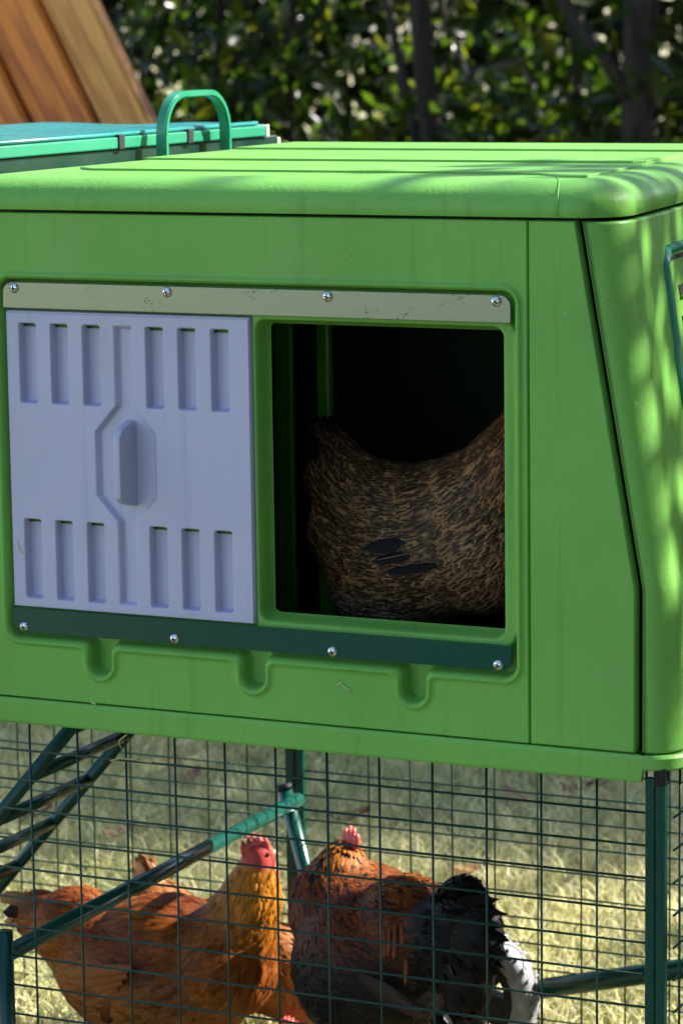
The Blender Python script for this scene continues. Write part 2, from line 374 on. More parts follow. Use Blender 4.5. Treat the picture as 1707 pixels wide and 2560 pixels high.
def reflection_hedge():  # unseen, added so the coop's end mirrors dark leaves, not bright lawn
    root = empty('hedge', (2.0, 4.4, 0), 'low dark hedge added out of view to darken reflections in the coop end', 'hedge')
    P = clump_points(9000, .5, 3.4, 4.0, 4.9, .0, 1.5, 240, (.16, .14, .14))
    V, t, c = leaves(P, .12, leaf_cols(len(P), .04)); f = link('foliage', npmesh('foliage', V, tris=t, col=c), M['leaf_dk'], root); f['kind'] = 'stuff'
reflection_hedge()
def tree(name, label, base, h, rad, crown_c, crown_r, nleaf, leaf, lean=(0, 0), limbs=5, group=None, lowbranch=None, clumps=60):
    root = empty(name, base, label, 'tree', group)
    b = Vector(base); top = b + Vector((lean[0], lean[1], h))
    sp = [limb(b + Vector((0, 0, -.06)), top, rad, rad*.55, rad*.25, 9)]
    cc = Vector(crown_c)
    for i in range(limbs):
        an = 2*pi*i/limbs + random.uniform(-.4, .4); st = b.lerp(top, random.uniform(.7, .97))
        e = cc + Vector((cos(an)*crown_r[0]*.75, sin(an)*crown_r[1]*.75, random.uniform(-.3, .6)*crown_r[2])); sp.append(limb(st, e, rad*.42, rad*.1, rad*.3, 6))
    join_tubes('trunk', sp, M['bark'], root, 12)
    if lowbranch:
        for p_, q_, a_, b_ in lowbranch: join_tubes('branch', [limb(p_, q_, a_, b_, a_*.3, 7)], M['bark'], root, 9)
    k = rng.normal(size=(clumps, 3)); k /= np.linalg.norm(k, axis=1)[:, None]; k *= rng.uniform(.3, 1, (clumps, 1))**.5
    K = np.array(crown_c) + k*np.array(crown_r)
    P = K[rng.integers(0, clumps, nleaf)] + rng.normal(0, .13*min(crown_r)/.6, (nleaf, 3))
    V, t, c = leaves(P, leaf, leaf_cols(nleaf, .06)); f = link('crown', npmesh('crown', V, tris=t, col=c), M['leaf_dk'], root); f['kind'] = 'stuff'
    return root
tree('tree', 'thick dark tree trunk standing at the right in front of the hedge', (-1.272, 5.18, 0), 3.4, .056, (-1.15, 4.7, 3.1), (1.4, 1.0, .8), 5500, .10, (.10, .05),
     lowbranch=[((-1.262, 5.18, .97), (-1.80, 5.22, 1.68), .022, .012)])
tree('tree', 'slender leaning tree trunk in the middle of the hedge', (-1.80, 5.28, 0), 3.0, .036, (-2.8, 4.7, 2.9), (1.4, 1.0, .7), 5000, .10, (-.30, .06), 4,
     lowbranch=[((-1.86, 5.28, .55), (-2.06, 5.3, 1.5), .016, .010)])
# crowns to the right that shade the far lawn and the coop's end
tree('tree', 'broad tree right of view shading the far lawn', (3.8, 6.2, 0), 3.0, .11, (3.65, 6.0, 3.9), (2.1, .95, 1.0), 16000, .10, (-.1, 0), 7, clumps=90)
tree('tree', 'second broad tree right of view beside the lawn', (.9, 6.6, 0), 3.2, .10, (.9, 6.2, 4.0), (1.5, 1.0, 1.0), 8000, .10, (0, -.1), 7, clumps=90)
tree('young_tree', 'young standard tree right of view dappling the coop end', (2.80, 1.66, 0), 2.2, .025, (2.64, 1.74, 2.62), (.36, .46, .46), 1500, .075, (-.1, .05), 5, clumps=26)
tree('tree', 'leafy tree added right of view to block sky from the coop end', (4.1, 1.2, 0), 2.9, .07, (4.05, 1.25, 3.8), (.9, 1.0, 1.1), 5000, .10, (-.1, .05), 6, clumps=60)  # unseen crown added to keep sky light off the coop's end

# ------------------------------------------------------------------ wooden frame behind the run
def wood_frame():
    root = empty('timber_frame', (-1.3, 3.2, 0), 'leaning orange pine boards of a timber frame behind the run', 'timber frame')
    d = (at(395, 320, 3.2) - at(240, 0, 3.2)).normalized(); sx = Vector((d.z*-1, 0, d.x)).normalized()
    if sx.x > 0: sx = -sx
    edge = at(240, 0, 3.2)
    rows = [(0, .082, 0, 'wood_l'), (.084, .040, .035, 'wood_l'), (.126, .075, .02, 'wood_o'), (.203, .072, .05, 'wood_o'), (.277, .08, .03, 'wood_o'), (.359, .07, .05, 'wood_o'), (.431, .08, .03, 'wood_l')]
    for off, wd, dy, mt in rows:
        p0 = edge + sx*off - d*1.15; L = 2.6
        # run each board down to just above the lawn
        tb = (p0.z - .0)/(-d.z); tb = min(tb, 3.2)
        V = []
        q0, q1 = p0, p0 + d*tb
        me_len = (q1 - q0).length
        bm = bmesh.new(); bmesh.ops.create_cube(bm, size=1)
        for v in bm.verts: v.co = Vector(((v.co.x)*wd, v.co.y*.045, v.co.z*me_len))
        bmesh.ops.bevel(bm, geom=bm.edges[:], offset=.006, segments=2, affect='EDGES')
        o = bm_obj('board', bm, M[mt], None)
        zc = -d; xc = -sx; yc = zc.cross(xc)
        c = (q0 + q1)/2 + sx*(wd/2) + Vector((0, dy, 0))
        mw = Matrix(((xc.x, yc.x, zc.x, c.x), (xc.y, yc.y, zc.y, c.y), (xc.z, yc.z, zc.z, c.z), (0, 0, 0, 1)))
        o.parent = root; o.matrix_parent_inverse = Matrix.Translation(-Vector(root.location)); o.matrix_basis = mw
wood_frame()

# ------------------------------------------------------------------ the coop
coop = empty('chicken_coop', (.28, .33, 0), 'raised lime green plastic chicken coop with a sliding hatch', 'chicken coop')
ZT, ZB, ZS = G + .0695, G - .387, G - .412
def x_edge(z): return np.where(z > G - .244, .551 + (.6058 - .551)*(G + .0696 - z)/.3138, .6058)
OPEN = (.2464, .4815, G - .2950, G - .0248)
SC_X = (.0810, .2400, .3988)
def recess_sd(x, z):
    s = sd_rr(x, z, -.0165, .4970, G - .3300, G + .0088, .012)
    for cx in SC_X:
        s = smin(s, sd_rr(x, z, cx - .0118, cx + .0118, G - .3600, G - .30, .0117), .008)
    return s
def border_roll(Y, X, Z, amt=.012):
    Y[0, :] += amt; Y[-1, :] += amt; Y[1:-1, 0] += amt; Y[1:-1, -1] += amt; return Y
def front_panel():
    xs = np.linspace(-.064, .5082, 470); zs = np.linspace(ZB, ZT, 376)
    xs = np.sort(np.concatenate([xs, [xs[0]+.0006, xs[-1]-.0006]])); zs = np.sort(np.concatenate([zs, [zs[0]+.0006, zs[-1]-.0006]]))
    X, Z = np.meshgrid(xs, zs)
    s = recess_sd(X, Z); o = sd_rr(X, Z, *OPEN, .008)
    Y = -.0034*np.exp(-((s - .0032)/.0023)**2) + .0165*sstep(.0002, -.0032, s)
    inner = sd_rr(X, Z, -.0165, .4970, G - .3300, G + .0088, .012)
    sc = np.full_like(X, 9.)
    for cx in SC_X: sc = np.minimum(sc, sd_rr(X, Z, cx - .0118, cx + .0118, G - .36, G - .30, .0117))
    Y -= .0105*sstep(.0165, .0125, o)*sstep(.2400, .2420, X)            # frame round the opening
    Y += .022*sstep(.003, -.003, o)
    keep = (o[:-1, :-1] + o[1:, 1:])/2 > -.0032
    Y = border_roll(Y, X, Z)
    o_ = link('front_panel', grid_mesh('front_panel', X, Y, Z, keep), M['green'], coop, True)
    # narrow corner panel between the seam and the end panel
    u = np.concatenate([[0, .006], np.linspace(.02, .98, 40), [.994, 1]]); zs2 = np.concatenate([[ZB, ZB + .0006], np.linspace(ZB + .002, ZT - .002, 150), [ZT - .0006, ZT]])
    U, Z = np.meshgrid(u, zs2); X = .5098 + U*(x_edge(Z) - .5098)
    Y = border_roll(np.zeros_like(X), X, Z)
    link('corner_panel', grid_mesh('corner_panel', X, Y, Z), M['green'], coop, True)
front_panel()
# end of the coop: plan curve for each height
def end_plan(z, grow=0.0):
    zz = z - G; xe = float(x_edge(np.array(z)))
    if zz > -.244: xc = .590 + (.634 - .590)*(.0696 - zz)/.3138
    else: xc = .634 + (.641 - .634)*(-.244 - zz)/.143
    return xe, xc + grow
def plan_pts(x0, xc, R, y0, grow=0, n=10, yend=.64):
    """front edge from x0, rounded corner of radius R, then the tapering end back to yend"""
    P = [(x0, y0)]; tap = .11; an1 = math.atan(tap)
    cx, cy = xc - R, y0 + R
    if cx > x0 + .001: P.append(((x0 + cx)/2, y0))
    for i in range(n+1):
        a = -pi/2 + (pi/2 + an1)*i/n; P.append((cx + R*cos(a), cy + R*sin(a)))
    xl, yl = P[-1]
    for t in (.15, .4, .7, 1): P.append((xl - (yend - yl)*t*tap, yl + (yend - yl)*t))
    return P
def end_panel():
    zs = [G+.0690, G+.0684, G+.066, G+.04, G, -.04+G, -.08+G, -.12+G, -.16+G, -.2+G, -.235+G, -.2435+G, -.2445+G, -.25+G, -.3+G, -.35+G, -.384+G, -.3862+G, -.3868+G]
    rows = []
    for k, z in enumerate(zs):
        xe, xc = end_plan(z); R = .032 if z - G > -.244 else .030
        x0 = xe + .0062; R = min(R, xc - x0 - .0005)
        inset = .008 if k in (0, len(zs)-1) else 0
        P = plan_pts(x0, xc - inset, R, .0012 + inset, yend=.645)
        P = [(x0 + .0002, .022), (x0, .0030)] + [(x0 + .0012, P[0][1])] + P[1:]
        rows.append([(p[0], p[1], z) for p in P])
    V = [p for r_ in rows for p in r_]; n = len(rows[0]); F = []
    for i in range(len(rows)-1):
        for j in range(n-1): F.append((i*n+j, i*n+n+j, i*n+n+j+1, i*n+j+1))
    return pyd('end_panel', V, F, M['green'], coop, True)
ep = end_panel()
def on_end(px, py, off=.0):
    p_ = atx(px, py, .63)
    for _ in range(30):
        xe, xc = end_plan(p_.z); x = xc - .11*max(0, p_.y - .03) - (0 if p_.y > .033 else .010*((.033 - p_.y)/.033)**2)
        p_ = atx(px, py, x + off)
    return p_
def end_vent():
    def sx(y, z):
        xe, xc = end_plan(z); return xc - .11*max(0, y - .03) - (0 if y > .033 else .010*((.033 - y)/.033)**2)
    pts2 = [(q.y, q.z) for q in (on_end(1664, 624), on_end(1659, 664), on_end(1686, 856), on_end(1687, 890), on_end(1712, 1040))]
    y1, z1 = pts2[-1]; ym = .30
    pts2 += [(y1 + .03, z1 - .05)] ; mir = [(2*ym - y_, z_) for y_, z_ in reversed(pts2)]; loop = pts2 + mir
    loop.append(loop[0]); P = [Vector((sx(y_, z_) + .0006, y_, z_)) for y_, z_ in loop]
    fr = tube('vent_frame', P, .0042, M['paint_l'], coop, 8)
    for i, (py0, h) in enumerate(((713, .009), (790, .009), (870, .009))):
        q = on_end(1693 + i*9, py0); V = []
        for y_, z_ in ((q.y, q.z), (q.y + .2, q.z), (q.y + .2, q.z - h), (q.y + .002, q.z - h)): V.append((sx(y_, z_) + .0012, y_, z_))
        V += [(v[0] - .004, v[1], v[2]) for v in V]
        pyd('vent_slot_shade', V, [(0, 1, 2, 3), (7, 6, 5, 4), (0, 4, 5, 1), (1, 5, 6, 2), (2, 6, 7, 3), (3, 7, 4, 0)], M['dark'], coop)  # solid dark box, the slot's shade put into the colour
        tube('slot_lip', [Vector(V[3]) + Vector((.001, 0, -.0015)), Vector(V[2]) + Vector((.001, 0, -.0015))], .0016, M['green'], coop, 6)
    q = on_end(1672, 640); V = [(sx(y_, z_) + .0010, y_, z_) for y_, z_ in ((q.y, q.z), (q.y + .3, q.z), (q.y + .3, q.z - .004), (q.y, q.z - .004))]
    V += [(v[0] - .004, v[1], v[2]) for v in V]
    pyd('vent_slot_shade', V, [(0, 1, 2, 3), (7, 6, 5, 4), (0, 4, 5, 1), (1, 5, 6, 2), (2, 6, 7, 3), (3, 7, 4, 0)], M['dark'], coop)  # dark box for the shaded gap under the vent's top rim
end_vent()
# base skirt below the panels, notched over the corner post
def skirt():
    def ring(z, inset, notch=False):
        P = plan_pts(-.064, .6465 - inset, .030, -.0030 + inset, n=14, yend=.66)
        first = P[0]; last = P[-1]
        pts = [(-.064 + (.60 + .064)*i/16, P[0][1]) for i in range(17)] + [(.6125, P[0][1]), (.6140, P[0][1])] + [p for p in P[2:] if p[0] > .6145]
        return pts
    a = ring(0, .0015); b_ = ring(0, 0); n = len(a); V = []
    def zbot(p): return G - .4010 if (p[0] > .6135 and p[1] < .024) else ZS
    V += [(p[0], p[1], ZB - .0010) for p in a]; V += [(p[0], p[1], ZB - .0032) for p in b_]; V += [(p[0], p[1], ZB - .0042) for p in b_]
    V += [(p[0], p[1], zbot(p) + .0030) for p in b_]; V += [(p[0], p[1], zbot(p) + .0018) for p in b_]; V += [(p[0], p[1], zbot(p)) for p in a]
    c_ = [(p[0] - .004*(i > 18), p[1] + .004, 0) for i, p in enumerate(a)]
    V += [(p[0], p[1], zbot(q) + .001) for p, q in zip(c_, a)]; V += [(p[0], p[1], ZB - .004) for p in c_]
    V += [(p[0] - .03*(i > 18), p[1] + .03, ZB - .0010) for i, p in enumerate(a)]
    F = []
    for k in range(7):
        for j in range(n-1): F.append((k*n+j, k*n+n+j, k*n+n+j+1, k*n+j+1))
    for j in range(n-1): F.append((8*n+j, j, j+1, 8*n+j+1))
    o = pyd('base_skirt', V, F, M['green'], coop, False)
    me = o.data; me.polygons.foreach_set('use_smooth', np.ones(len(me.polygons), bool))
    try: me.set_sharp_from_angle(angle=radians(40))
    except Exception: pass
skirt()
# body: floor, back, left wall; near-black inner sheets put the interior's shade into the colour
box('floor_tray', (-.062, .034, G - .402), (.585, .655, G - .388), M['inner_shade'], coop)
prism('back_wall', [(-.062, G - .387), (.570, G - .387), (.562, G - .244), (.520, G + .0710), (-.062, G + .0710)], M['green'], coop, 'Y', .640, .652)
box('back_shade_sheet', (-.049, .636, G - .387), (.518, .6385, G + .0710), M['inner_shade'], coop)
box('side_shade_sheet', (-.0495, .045, G - .387), (-.047, .635, G + .0710), M['inner_shade'], coop)
box('roof_shade_sheet', (-.046, .045, G + .0700), (.52, .635, G + .0715), M['inner_shade'], coop)
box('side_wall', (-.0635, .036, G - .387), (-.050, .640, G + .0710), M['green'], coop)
box('front_shade_sheet', (-.049, .040, G - .387), (.2410, .044, G + .0710), M['inner_shade'], coop)
box('front_shade_sheet', (.4862, .040, G - .387), (.5490, .044, G + .0710), M['inner_shade'], coop)
box('front_shade_sheet', (.2411, .040, G - .387), (.4861, .044, G - .300), M['inner_shade'], coop)
box('front_shade_sheet', (.2411, .040, G - .0205), (.4861, .044, G + .0710), M['inner_shade'], coop)
box('gap_shade_sheet', (.5495, .024, G - .387), (.556, .044, G + .0710), M['dark'], coop)  # dark sheets behind the joints, their shade put into the colour
pyd('gap_shade_sheet', [(.548, .0230, ZB), (.613, .0230, ZB), (.615, .0230, G - .244), (.5590, .0230, ZT), (.548, .0230, ZT)], [(0, 1, 2, 3, 4)], M['dark'], coop)
pyd('seam_shade_sheet', [(.504, .0150, ZB), (.514, .0150, ZB), (.514, .0150, ZT), (.504, .0150, ZT)], [(0, 1, 2, 3)], M['dark'], coop)
# inner upright seen through the hatch
p0, p1 = at(788, 900, .29), at(822, 900, .29)
box('inner_post', (p0.x, .29, G - .385), (p1.x, .302, G + .070), M['green_in'], coop, .003)
box('inner_post', (p0.x - .050, .295, G - .385), (p0.x - .028, .302, G + .070), M['green_in'], coop, .003)

# lid
def lid():
    YF, YB, XL, XE, TAP = -.0040, .655, -.060, .5935, .11
    nrm = Vector((1, TAP)).normalized()
    def ring(d, z):
        # corners of the inset outline, counter-clockwise from front-left
        k = math.hypot(1, TAP)
        fx = lambda y: XE - TAP*(y - .01) - d*k
        yf, yb = YF + d, YB - d; C = [(XL + d, yf), (fx(yf), yf), (fx(yb), yb), (XL + d, yb)]
        R = [max(.030 - d, .003), max(.046 - d, .003), max(.04 - d, .003), max(.03 - d, .003)]
        P = []
        for i in range(4):
            c = Vector(C[i]); a = (Vector(C[i-1]) - c).normalized(); b_ = (Vector(C[(i+1) % 4]) - c).normalized()
            half = math.acos(max(-1, min(1, a.dot(b_))))/2; t = R[i]/math.tan(half); ctr = c + (a + b_).normalized()*(R[i]/sin(half))
            s = c + a*t; e = c + b_*t; a0 = math.atan2(*(s - ctr).yx); a1 = math.atan2(*(e - ctr).yx)
            da = (a1 - a0 + pi) % (2*pi) - pi
            for j in range(11): P.append((ctr.x + R[i]*cos(a0 + da*j/10), ctr.y + R[i]*sin(a0 + da*j/10), z))
        return P
    top = G + .1035; A, B = .038, .0235; rows = [ring(.012, G + .0740), ring(.0022, G + .0722), ring(.0006, G + .0724), ring(0, G + .0736)]
    for i in range(13):
        th = (pi/2)*i/12; rows.append(ring(A*(1 - cos(th)), top - B + B*sin(th)))
    n = len(rows[0]); V = [p for r_ in rows for p in r_]; F = []
    for i in range(len(rows)-1):
        for j in range(n): F.append((i*n+j, i*n+(j+1) % n, i*n+n+(j+1) % n, i*n+n+j))
    F.append(tuple((len(rows)-1)*n + j for j in range(n))); F.append(tuple(reversed(range(n))))
    ld = pyd('lid', V, F, M['green'], coop, True); me = ld.data
    try: me.set_sharp_from_angle(angle=radians(50))
    except Exception: pass
    xe = lambda y: XE - TAP*(y - .01) - .045
    z0 = top
    tiers = [[(.030, .095), (.452, .095), (.490, .082), (.512, .060), (.522, .050), (xe(.05), .050), (xe(.598), .598), (-.004, .598), (.004, .12)],
             [(-.004, .262), (xe(.262) - .012, .262), (xe(.275) - .002, .275), (xe(.5975) - .002, .5975), (-.002, .5975)],
             [(-.002, .455), (xe(.455) - .004, .455), (xe(.597) - .004, .597), (-.001, .597)]]
    for i, poly in enumerate(tiers):
        prism('roof_tier', poly, M['green'], ld, 'Z', z0 - .0008 + (.0022*i), z0 + .0022*(i+1), .0007)
    # moulding line running down the lid's front
    L = []
    for i in range(13):
        th = (pi/2)*i/12; L.append((.5215 + .016*cos(th)**.7, YF + A*(1 - cos(th)) - .0001, top - B + B*sin(th)))
    L = [(.5375, YF - .0001, G + .0735)] + L
    tube('mould_line', L, .0006, M['green'], ld, 6)
lid()
# hatch rails with screws
def dome(name, c, r, parent):
    bm = bmesh.new(); bmesh.ops.create_uvsphere(bm, u_segments=18, v_segments=12, radius=1)
    bmesh.ops.delete(bm, geom=[v for v in bm.verts if v.co.z < -.05], context='VERTS')
    for v in bm.verts: v.co = Vector((v.co.x*r, -v.co.z*r*.62, v.co.y*r))
    for f in bm.faces: f.smooth = True
    an = random.uniform(0, pi)
    for k in (0, pi/2):                        # dark cross, the recess's shade put into its colour
        g = bmesh.ops.create_cube(bm, size=1)
        for v in g['verts']:
            x, y, z = v.co.x*r*1.0, v.co.y*r*.30, v.co.z*r*.22; v.co = Vector((x*cos(an+k) - z*sin(an+k), y - r*.50, x*sin(an+k) + z*cos(an+k)))
        for f in {f for v in g['verts'] for f in v.link_faces}: f.material_index = 1
    for v in bm.verts: v.co += Vector(c)
    return bm_obj(name, bm, [M['steel'], M['dark']], parent)
rail = prism('upper_rail', rrect(-.0124, .4930, G - .0185, G + .0052, (0, 0, .010, .010)), M['rail_top'], coop, 'Y', -.0010, .0006, .0003)
rail['label'] = 'pale galvanised rail along the top of the hatch'
for sx_ in (0, .16, .32, .48): dome('screw', (sx_, -.0010, G), .0049, rail)
rail2 = prism('lower_rail', rrect(-.0122, .4925, G - .3237, G - .3010, (.010, .010, 0, 0)), M['rail_bot'], coop, 'Y', -.0010, .0006, .0003)
for sx_ in (0, .16, .32, .48): dome('screw', (sx_, -.0010, G - .3187), .0049, rail2)
# sliding door
def sliding_door():
    x0, x1, z0, z1 = -.0120, .2396, G - .2999, G - .0212
    xs = np.linspace(x0, x1, 330); zs = np.linspace(z0, z1, 362)
    xs = np.sort(np.concatenate([xs, [x0+.0004, x1-.0004]])); zs = np.sort(np.concatenate([zs, [z0+.0004, z1-.0004]]))
    X, Z = np.meshgrid(xs, zs); Y = np.full_like(X, .0024); hole = np.full(X.shape, 9.)
    cen = [.0104, .0440, .0778, None, .1435, .1768, .2104]
    for c in cen:
        if c is None: continue
        for zt, zb in ((-.0328, -.1071), (-.2164, -.2914)):
            s = sd_rr(X, Z, c - .0089, c + .0089, G + zb, G + zt, .0022)
            Y += .0106*sstep(.0006, -.0018, s)
            hole = np.minimum(hole, sd_rr(X, Z, c - .0080, c + .0080, G + zt - .0042, G + zt - .0004, .001))
    xc = .1112; zz = Z - G
    hw = np.interp(zz, [-.214, -.190, -.131, -.106], [.0092, .0312, .0312, .0092])
    s = np.maximum((np.abs(X - xc) - hw)*.82, np.maximum(zz + .0328, -.2914 - zz))
    Y += .0062*sstep(.0010, -.0034, s)
    keep = (hole[:-1, :-1] + hole[1:, 1:])/2 > 0
    Y = border_roll(Y, X, Z, .0125)
    Y[-4:-1, :] += .0012
    d = link('sliding_door', grid_mesh('sliding_door', X, Y, Z, keep), M['grey'], coop, True)
    d['label'] = 'lilac grey sliding hatch door with rows of vertical slots'
    zb = [(-.1985, .0018), (-.1950, -.0100), (-.1890, -.0190), (-.1330, -.0190), (-.1250, -.0120), (-.1195, .0020)]
    V = []; F = []
    for z_, y_ in zb:
        w1, w2 = .0050, .0025
        V += [(xc + .0016 - w1, .0088, G + z_), (xc + .0016 - w2, y_ if y_ < 0 else .006, G + z_), (xc + .0036 + w2, y_ if y_ < 0 else .006, G + z_), (xc + .0036 + w1, .0088, G + z_)]
    for i in range(len(zb)-1):
        for j in range(3): F.append((i*4+j, i*4+j+1, i*4+5+j, i*4+4+j))
    F += [(0, 3, 2, 1), (len(V)-4, len(V)-3, len(V)-2, len(V)-1)]
    h = pyd('handle', V, F, M['grey'], d, False)
    bm = bmesh.new(); bm.from_mesh(h.data); bmesh.ops.recalc_face_normals(bm, faces=bm.faces)
    bmesh.ops.bevel(bm, geom=bm.edges[:], offset=.0012, segments=3, affect='EDGES', profile=.5); bm.to_mesh(h.data); bm.free()
    h.data.polygons.foreach_set('use_smooth', np.ones(len(h.data.polygons), bool))
    try: h.data.set_sharp_from_angle(angle=radians(50))
    except Exception: pass
sliding_door()
# carry handle, a flat bar arch in the plane of the end
def arch():
    y0, y1, zt = atx(406, 330, -.0665).y, atx(564, 330, -.0665).y, atx(490, 234, -.0665).z; R = .042; cl = [(y0, G + .03), (y0, zt - R)]
    for i in range(1, 9): a = pi - (pi/2)*i/8; cl.append((y0 + R + R*cos(a), zt - R + R*sin(a)))
    for i in range(0, 9): a = pi/2 - (pi/2)*i/8; cl.append((y1 - R + R*cos(a), zt - R + R*sin(a)))
    cl.append((y1, G + .03)); n = len(cl); V = []; F = []; th = .0036; w2 = .0062; xm = -.0665
    for i, (y_, z_) in enumerate(cl):
        a, b_ = cl[max(0, i-1)], cl[min(n-1, i+1)]; t = Vector((b_[0]-a[0], b_[1]-a[1])).normalized(); nn = Vector((-t.y, t.x))
        for dx, dn in ((-w2, -1), (w2, -1), (w2, 1), (-w2, 1)): V.append((xm + dx, y_ + nn.x*th*dn, z_ + nn.y*th*dn))
    for i in range(n-1):
        for j in range(4): F.append((i*4+j, i*4+(j+1) % 4, i*4+4+(j+1) % 4, i*4+4+j))
    F += [(3, 2, 1, 0), (4*n-4, 4*n-3, 4*n-2, 4*n-1)]
    o = pyd('carry_handle', V, F, M['paint_l'], coop, False)
    bm = bmesh.new(); bm.from_mesh(o.data); bmesh.ops.recalc_face_normals(bm, faces=bm.faces)
    bmesh.ops.bevel(bm, geom=[e for e in bm.edges if e.calc_face_angle(0) > 1.0], offset=.0014, segments=2, affect='EDGES'); bm.to_mesh(o.data); bm.free()
    o.data.polygons.foreach_set('use_smooth', np.ones(len(o.data.polygons), bool))
    try: o.data.set_sharp_from_angle(angle=radians(40))
    except Exception: pass
arch()
# legs of the coop
LX, TZ = -.0455, G - .650
tube('leg', [(LX, .020, G - .626), (LX, .020, .02)], .0085, M['paint'], coop, 14)
lt = at(713, 1974, .66); lb = at(768, 2200, .66); ld_ = (lb - lt); lend = lt + ld_*((lt.z - .01)/(-ld_.z))
lg = tube('leg', [lt, lend], .0088, M['tube'], coop, 14)
tube('cap', [lt + Vector((0, 0, .0005)) - ld_.normalized()*.006, lt], [.0084, .0094], M['black'], lg, 14)
tube('cross_tube', [(LX, .018, TZ), (LX - .001, .672, TZ)], .0085, M['tube'], coop, 16)
# posts at the right-hand front corner and elsewhere
def square_post(x, y, z0, z1, w_, parent, name='post'):
    return box(name, (x - w_/2, y - w_/2, z0), (x + w_/2, y + w_/2, z1), M['paint'], parent, .0012)
square_post(.6192, .0055, .0, G - .4085, .0086, coop, 'leg'); square_post(.6282, .0062, .0, G - .4085, .0088, coop, 'leg')
box('post_cap', (.6225, .0005, G - .4145), (.6335, .0125, G - .3985), M['black'], coop, .001)
dome_o = dome('screw', (.0, 0, 0), .0042, coop); dome_o.parent = coop
dome_o.matrix_basis = Matrix.Translation((.6326, .0068, G - .4865)) @ Matrix.Rotation(pi/2, 4, 'Z')
square_post(-.0665, .695, .0, G - .395, .0110, coop, 'leg'); square_post(-.0545, .697, .0, G - .395, .0085, coop, 'leg')
square_post(.612, .690, .0, G - .402, .0090, coop, 'leg')
# wheel and its arm at the back
def wheel():
    root = None
    c = Vector((.1790, .648, G - .8475)); R1, R0, wd = .0795, .056, .040
    def lathe(name, prof, mat, parent, n=48, smooth=True):
        V = []; F = []; k = len(prof)
        for i in range(n):
            a = 2*pi*i/n
            for r_, y_ in prof: V.append((c.x + cos(a)*r_, c.y + y_, c.z + sin(a)*r_))
        for i in range(n):
            for j in range(k): F.append((i*k+j, i*k+(j+1) % k, ((i+1) % n)*k+(j+1) % k, ((i+1) % n)*k+j))
        return pyd(name, V, F, mat, parent, smooth)
    tyre = lathe('wheel', [(R0, -wd/2+.003), (R0+.006, -wd/2), (R1-.008, -wd/2+.001), (R1-.002, -wd/2+.008), (R1, 0), (R1-.002, wd/2-.008), (R1-.008, wd/2-.001), (R0+.006, wd/2), (R0, wd/2-.003)], M['tyre'], coop)
    tyre['label'] = 'grey tyre wheel with a black hub under the coop'
    for i in range(36):                         # tread lugs
        a = 2*pi*i/36; 
        if i % 1 == 0:
            t = Vector((-sin(a), 0, cos(a))); rr = Vector((cos(a), 0, sin(a))); p_ = c + rr*(R1 - .0005)
            V = []
            for s_, y_ in ((-.0022, -.017), (.0022, -.012), (.0030, .012), (-.0014, .017)):
                V.append(p_ + t*s_ + Vector((0, y_, 0)))
            V += [v + rr*.0006 for v in V]
            pyd('tread_lug', V, [(0, 1, 2, 3), (7, 6, 5, 4), (0, 4, 5, 1), (1, 5, 6, 2), (2, 6, 7, 3), (3, 7, 4, 0)], M['tyre'], tyre)
    lathe('rim', [(R0+.001, -.016), (R0-.009, -.017), (R0-.010, .015), (R0+.001, .015)], M['black'], tyre)
    lathe('hub', [(.004, -.022), (.019, -.020), (.021, -.006), (.021, .012), (.004, .014)], M['black'], tyre, 28)
    for i in range(5):
        a = 2*pi*i/5 + .9; rr = Vector((cos(a), 0, sin(a))); t = Vector((-sin(a), 0, cos(a))); V = []
        for s_, w_ in ((.018, .014), (R0 - .005, .019)):
            for y_ in (-.013, .006):
                for q in (-1, 1): V.append(c + rr*s_ + t*(w_*q) + Vector((0, y_, 0)))
        pyd('spoke', V, [(0, 1, 3, 2), (4, 6, 7, 5), (0, 4, 5, 1), (2, 3, 7, 6), (0, 2, 6, 4), (1, 5, 7, 3)], M['black'], tyre)
wheel()
a_, b_ = at(1352, 2472, .652), at(1760, 2414, .652)
tube('wheel_arm', [a_, a_.lerp(b_, .5), b_, (.612, .690, b_.z + .03)], .0115, M['paint'], coop, 14)

# ------------------------------------------------------------------ weld mesh panels: every wire its own part
PITCH_V, PITCH_H, WR = .0520, .02922, .00115
def wire_mesh(name, L):
    V, F = tube_geo([(0, 0, 0), (0, 0, L)], WR, 7); me = bpy.data.meshes.new(name); me.from_pydata([tuple(v) for v in V], [], F); me.update()
    me.materials.append(M['wire']); me.polygons.foreach_set('use_smooth', np.ones(len(me.polygons), bool)); return me
def mesh_panel(label, origin, axis, length, verts, z0, z1, zs, group=None):
    """axis: unit vector along the panel; verts: offsets of the upright wires; zs: heights of the level wires"""
    root = empty('wire_panel', origin, label, 'wire panel', group); axis = Vector(axis); o = Vector(origin); nrm = Vector((axis.y, -axis.x, 0))
    mv = wire_mesh('wire', z1 - z0); mh = wire_mesh('wire', length)
    for s in verts:
        w_ = bpy.data.objects.new('wire', mv); COL.objects.link(w_); w_.parent = root
        w_.location = axis*s + Vector((0, 0, z0 - o.z))
    q = Vector((0, 0, 1)).rotation_difference(axis)
    for z in zs:
        w_ = bpy.data.objects.new('wire', mh); COL.objects.link(w_); w_.parent = root
        w_.location = Vector((0, 0, z - o.z)) + nrm*(WR*1.7); w_.rotation_mode = 'QUATERNION'; w_.rotation_quaternion = q
    return root
zrow = [G - .4436 - .02925*k for k in range(0, 17)]
fx = [-.0105 + .0522*k for k in range(12)] + [.6095]
mesh_panel('dark green wire mesh panel under the coop front nearest the camera', (-.100, .020, 0), (1, 0, 0), .7100, [x + .100 for x in fx], .012, G - .405, zrow)
bx = [-.4394 + .0522*k for k in range(-11, 21)]
zb = [G - .6217 + .02925*k for k in range(-10, 7)]
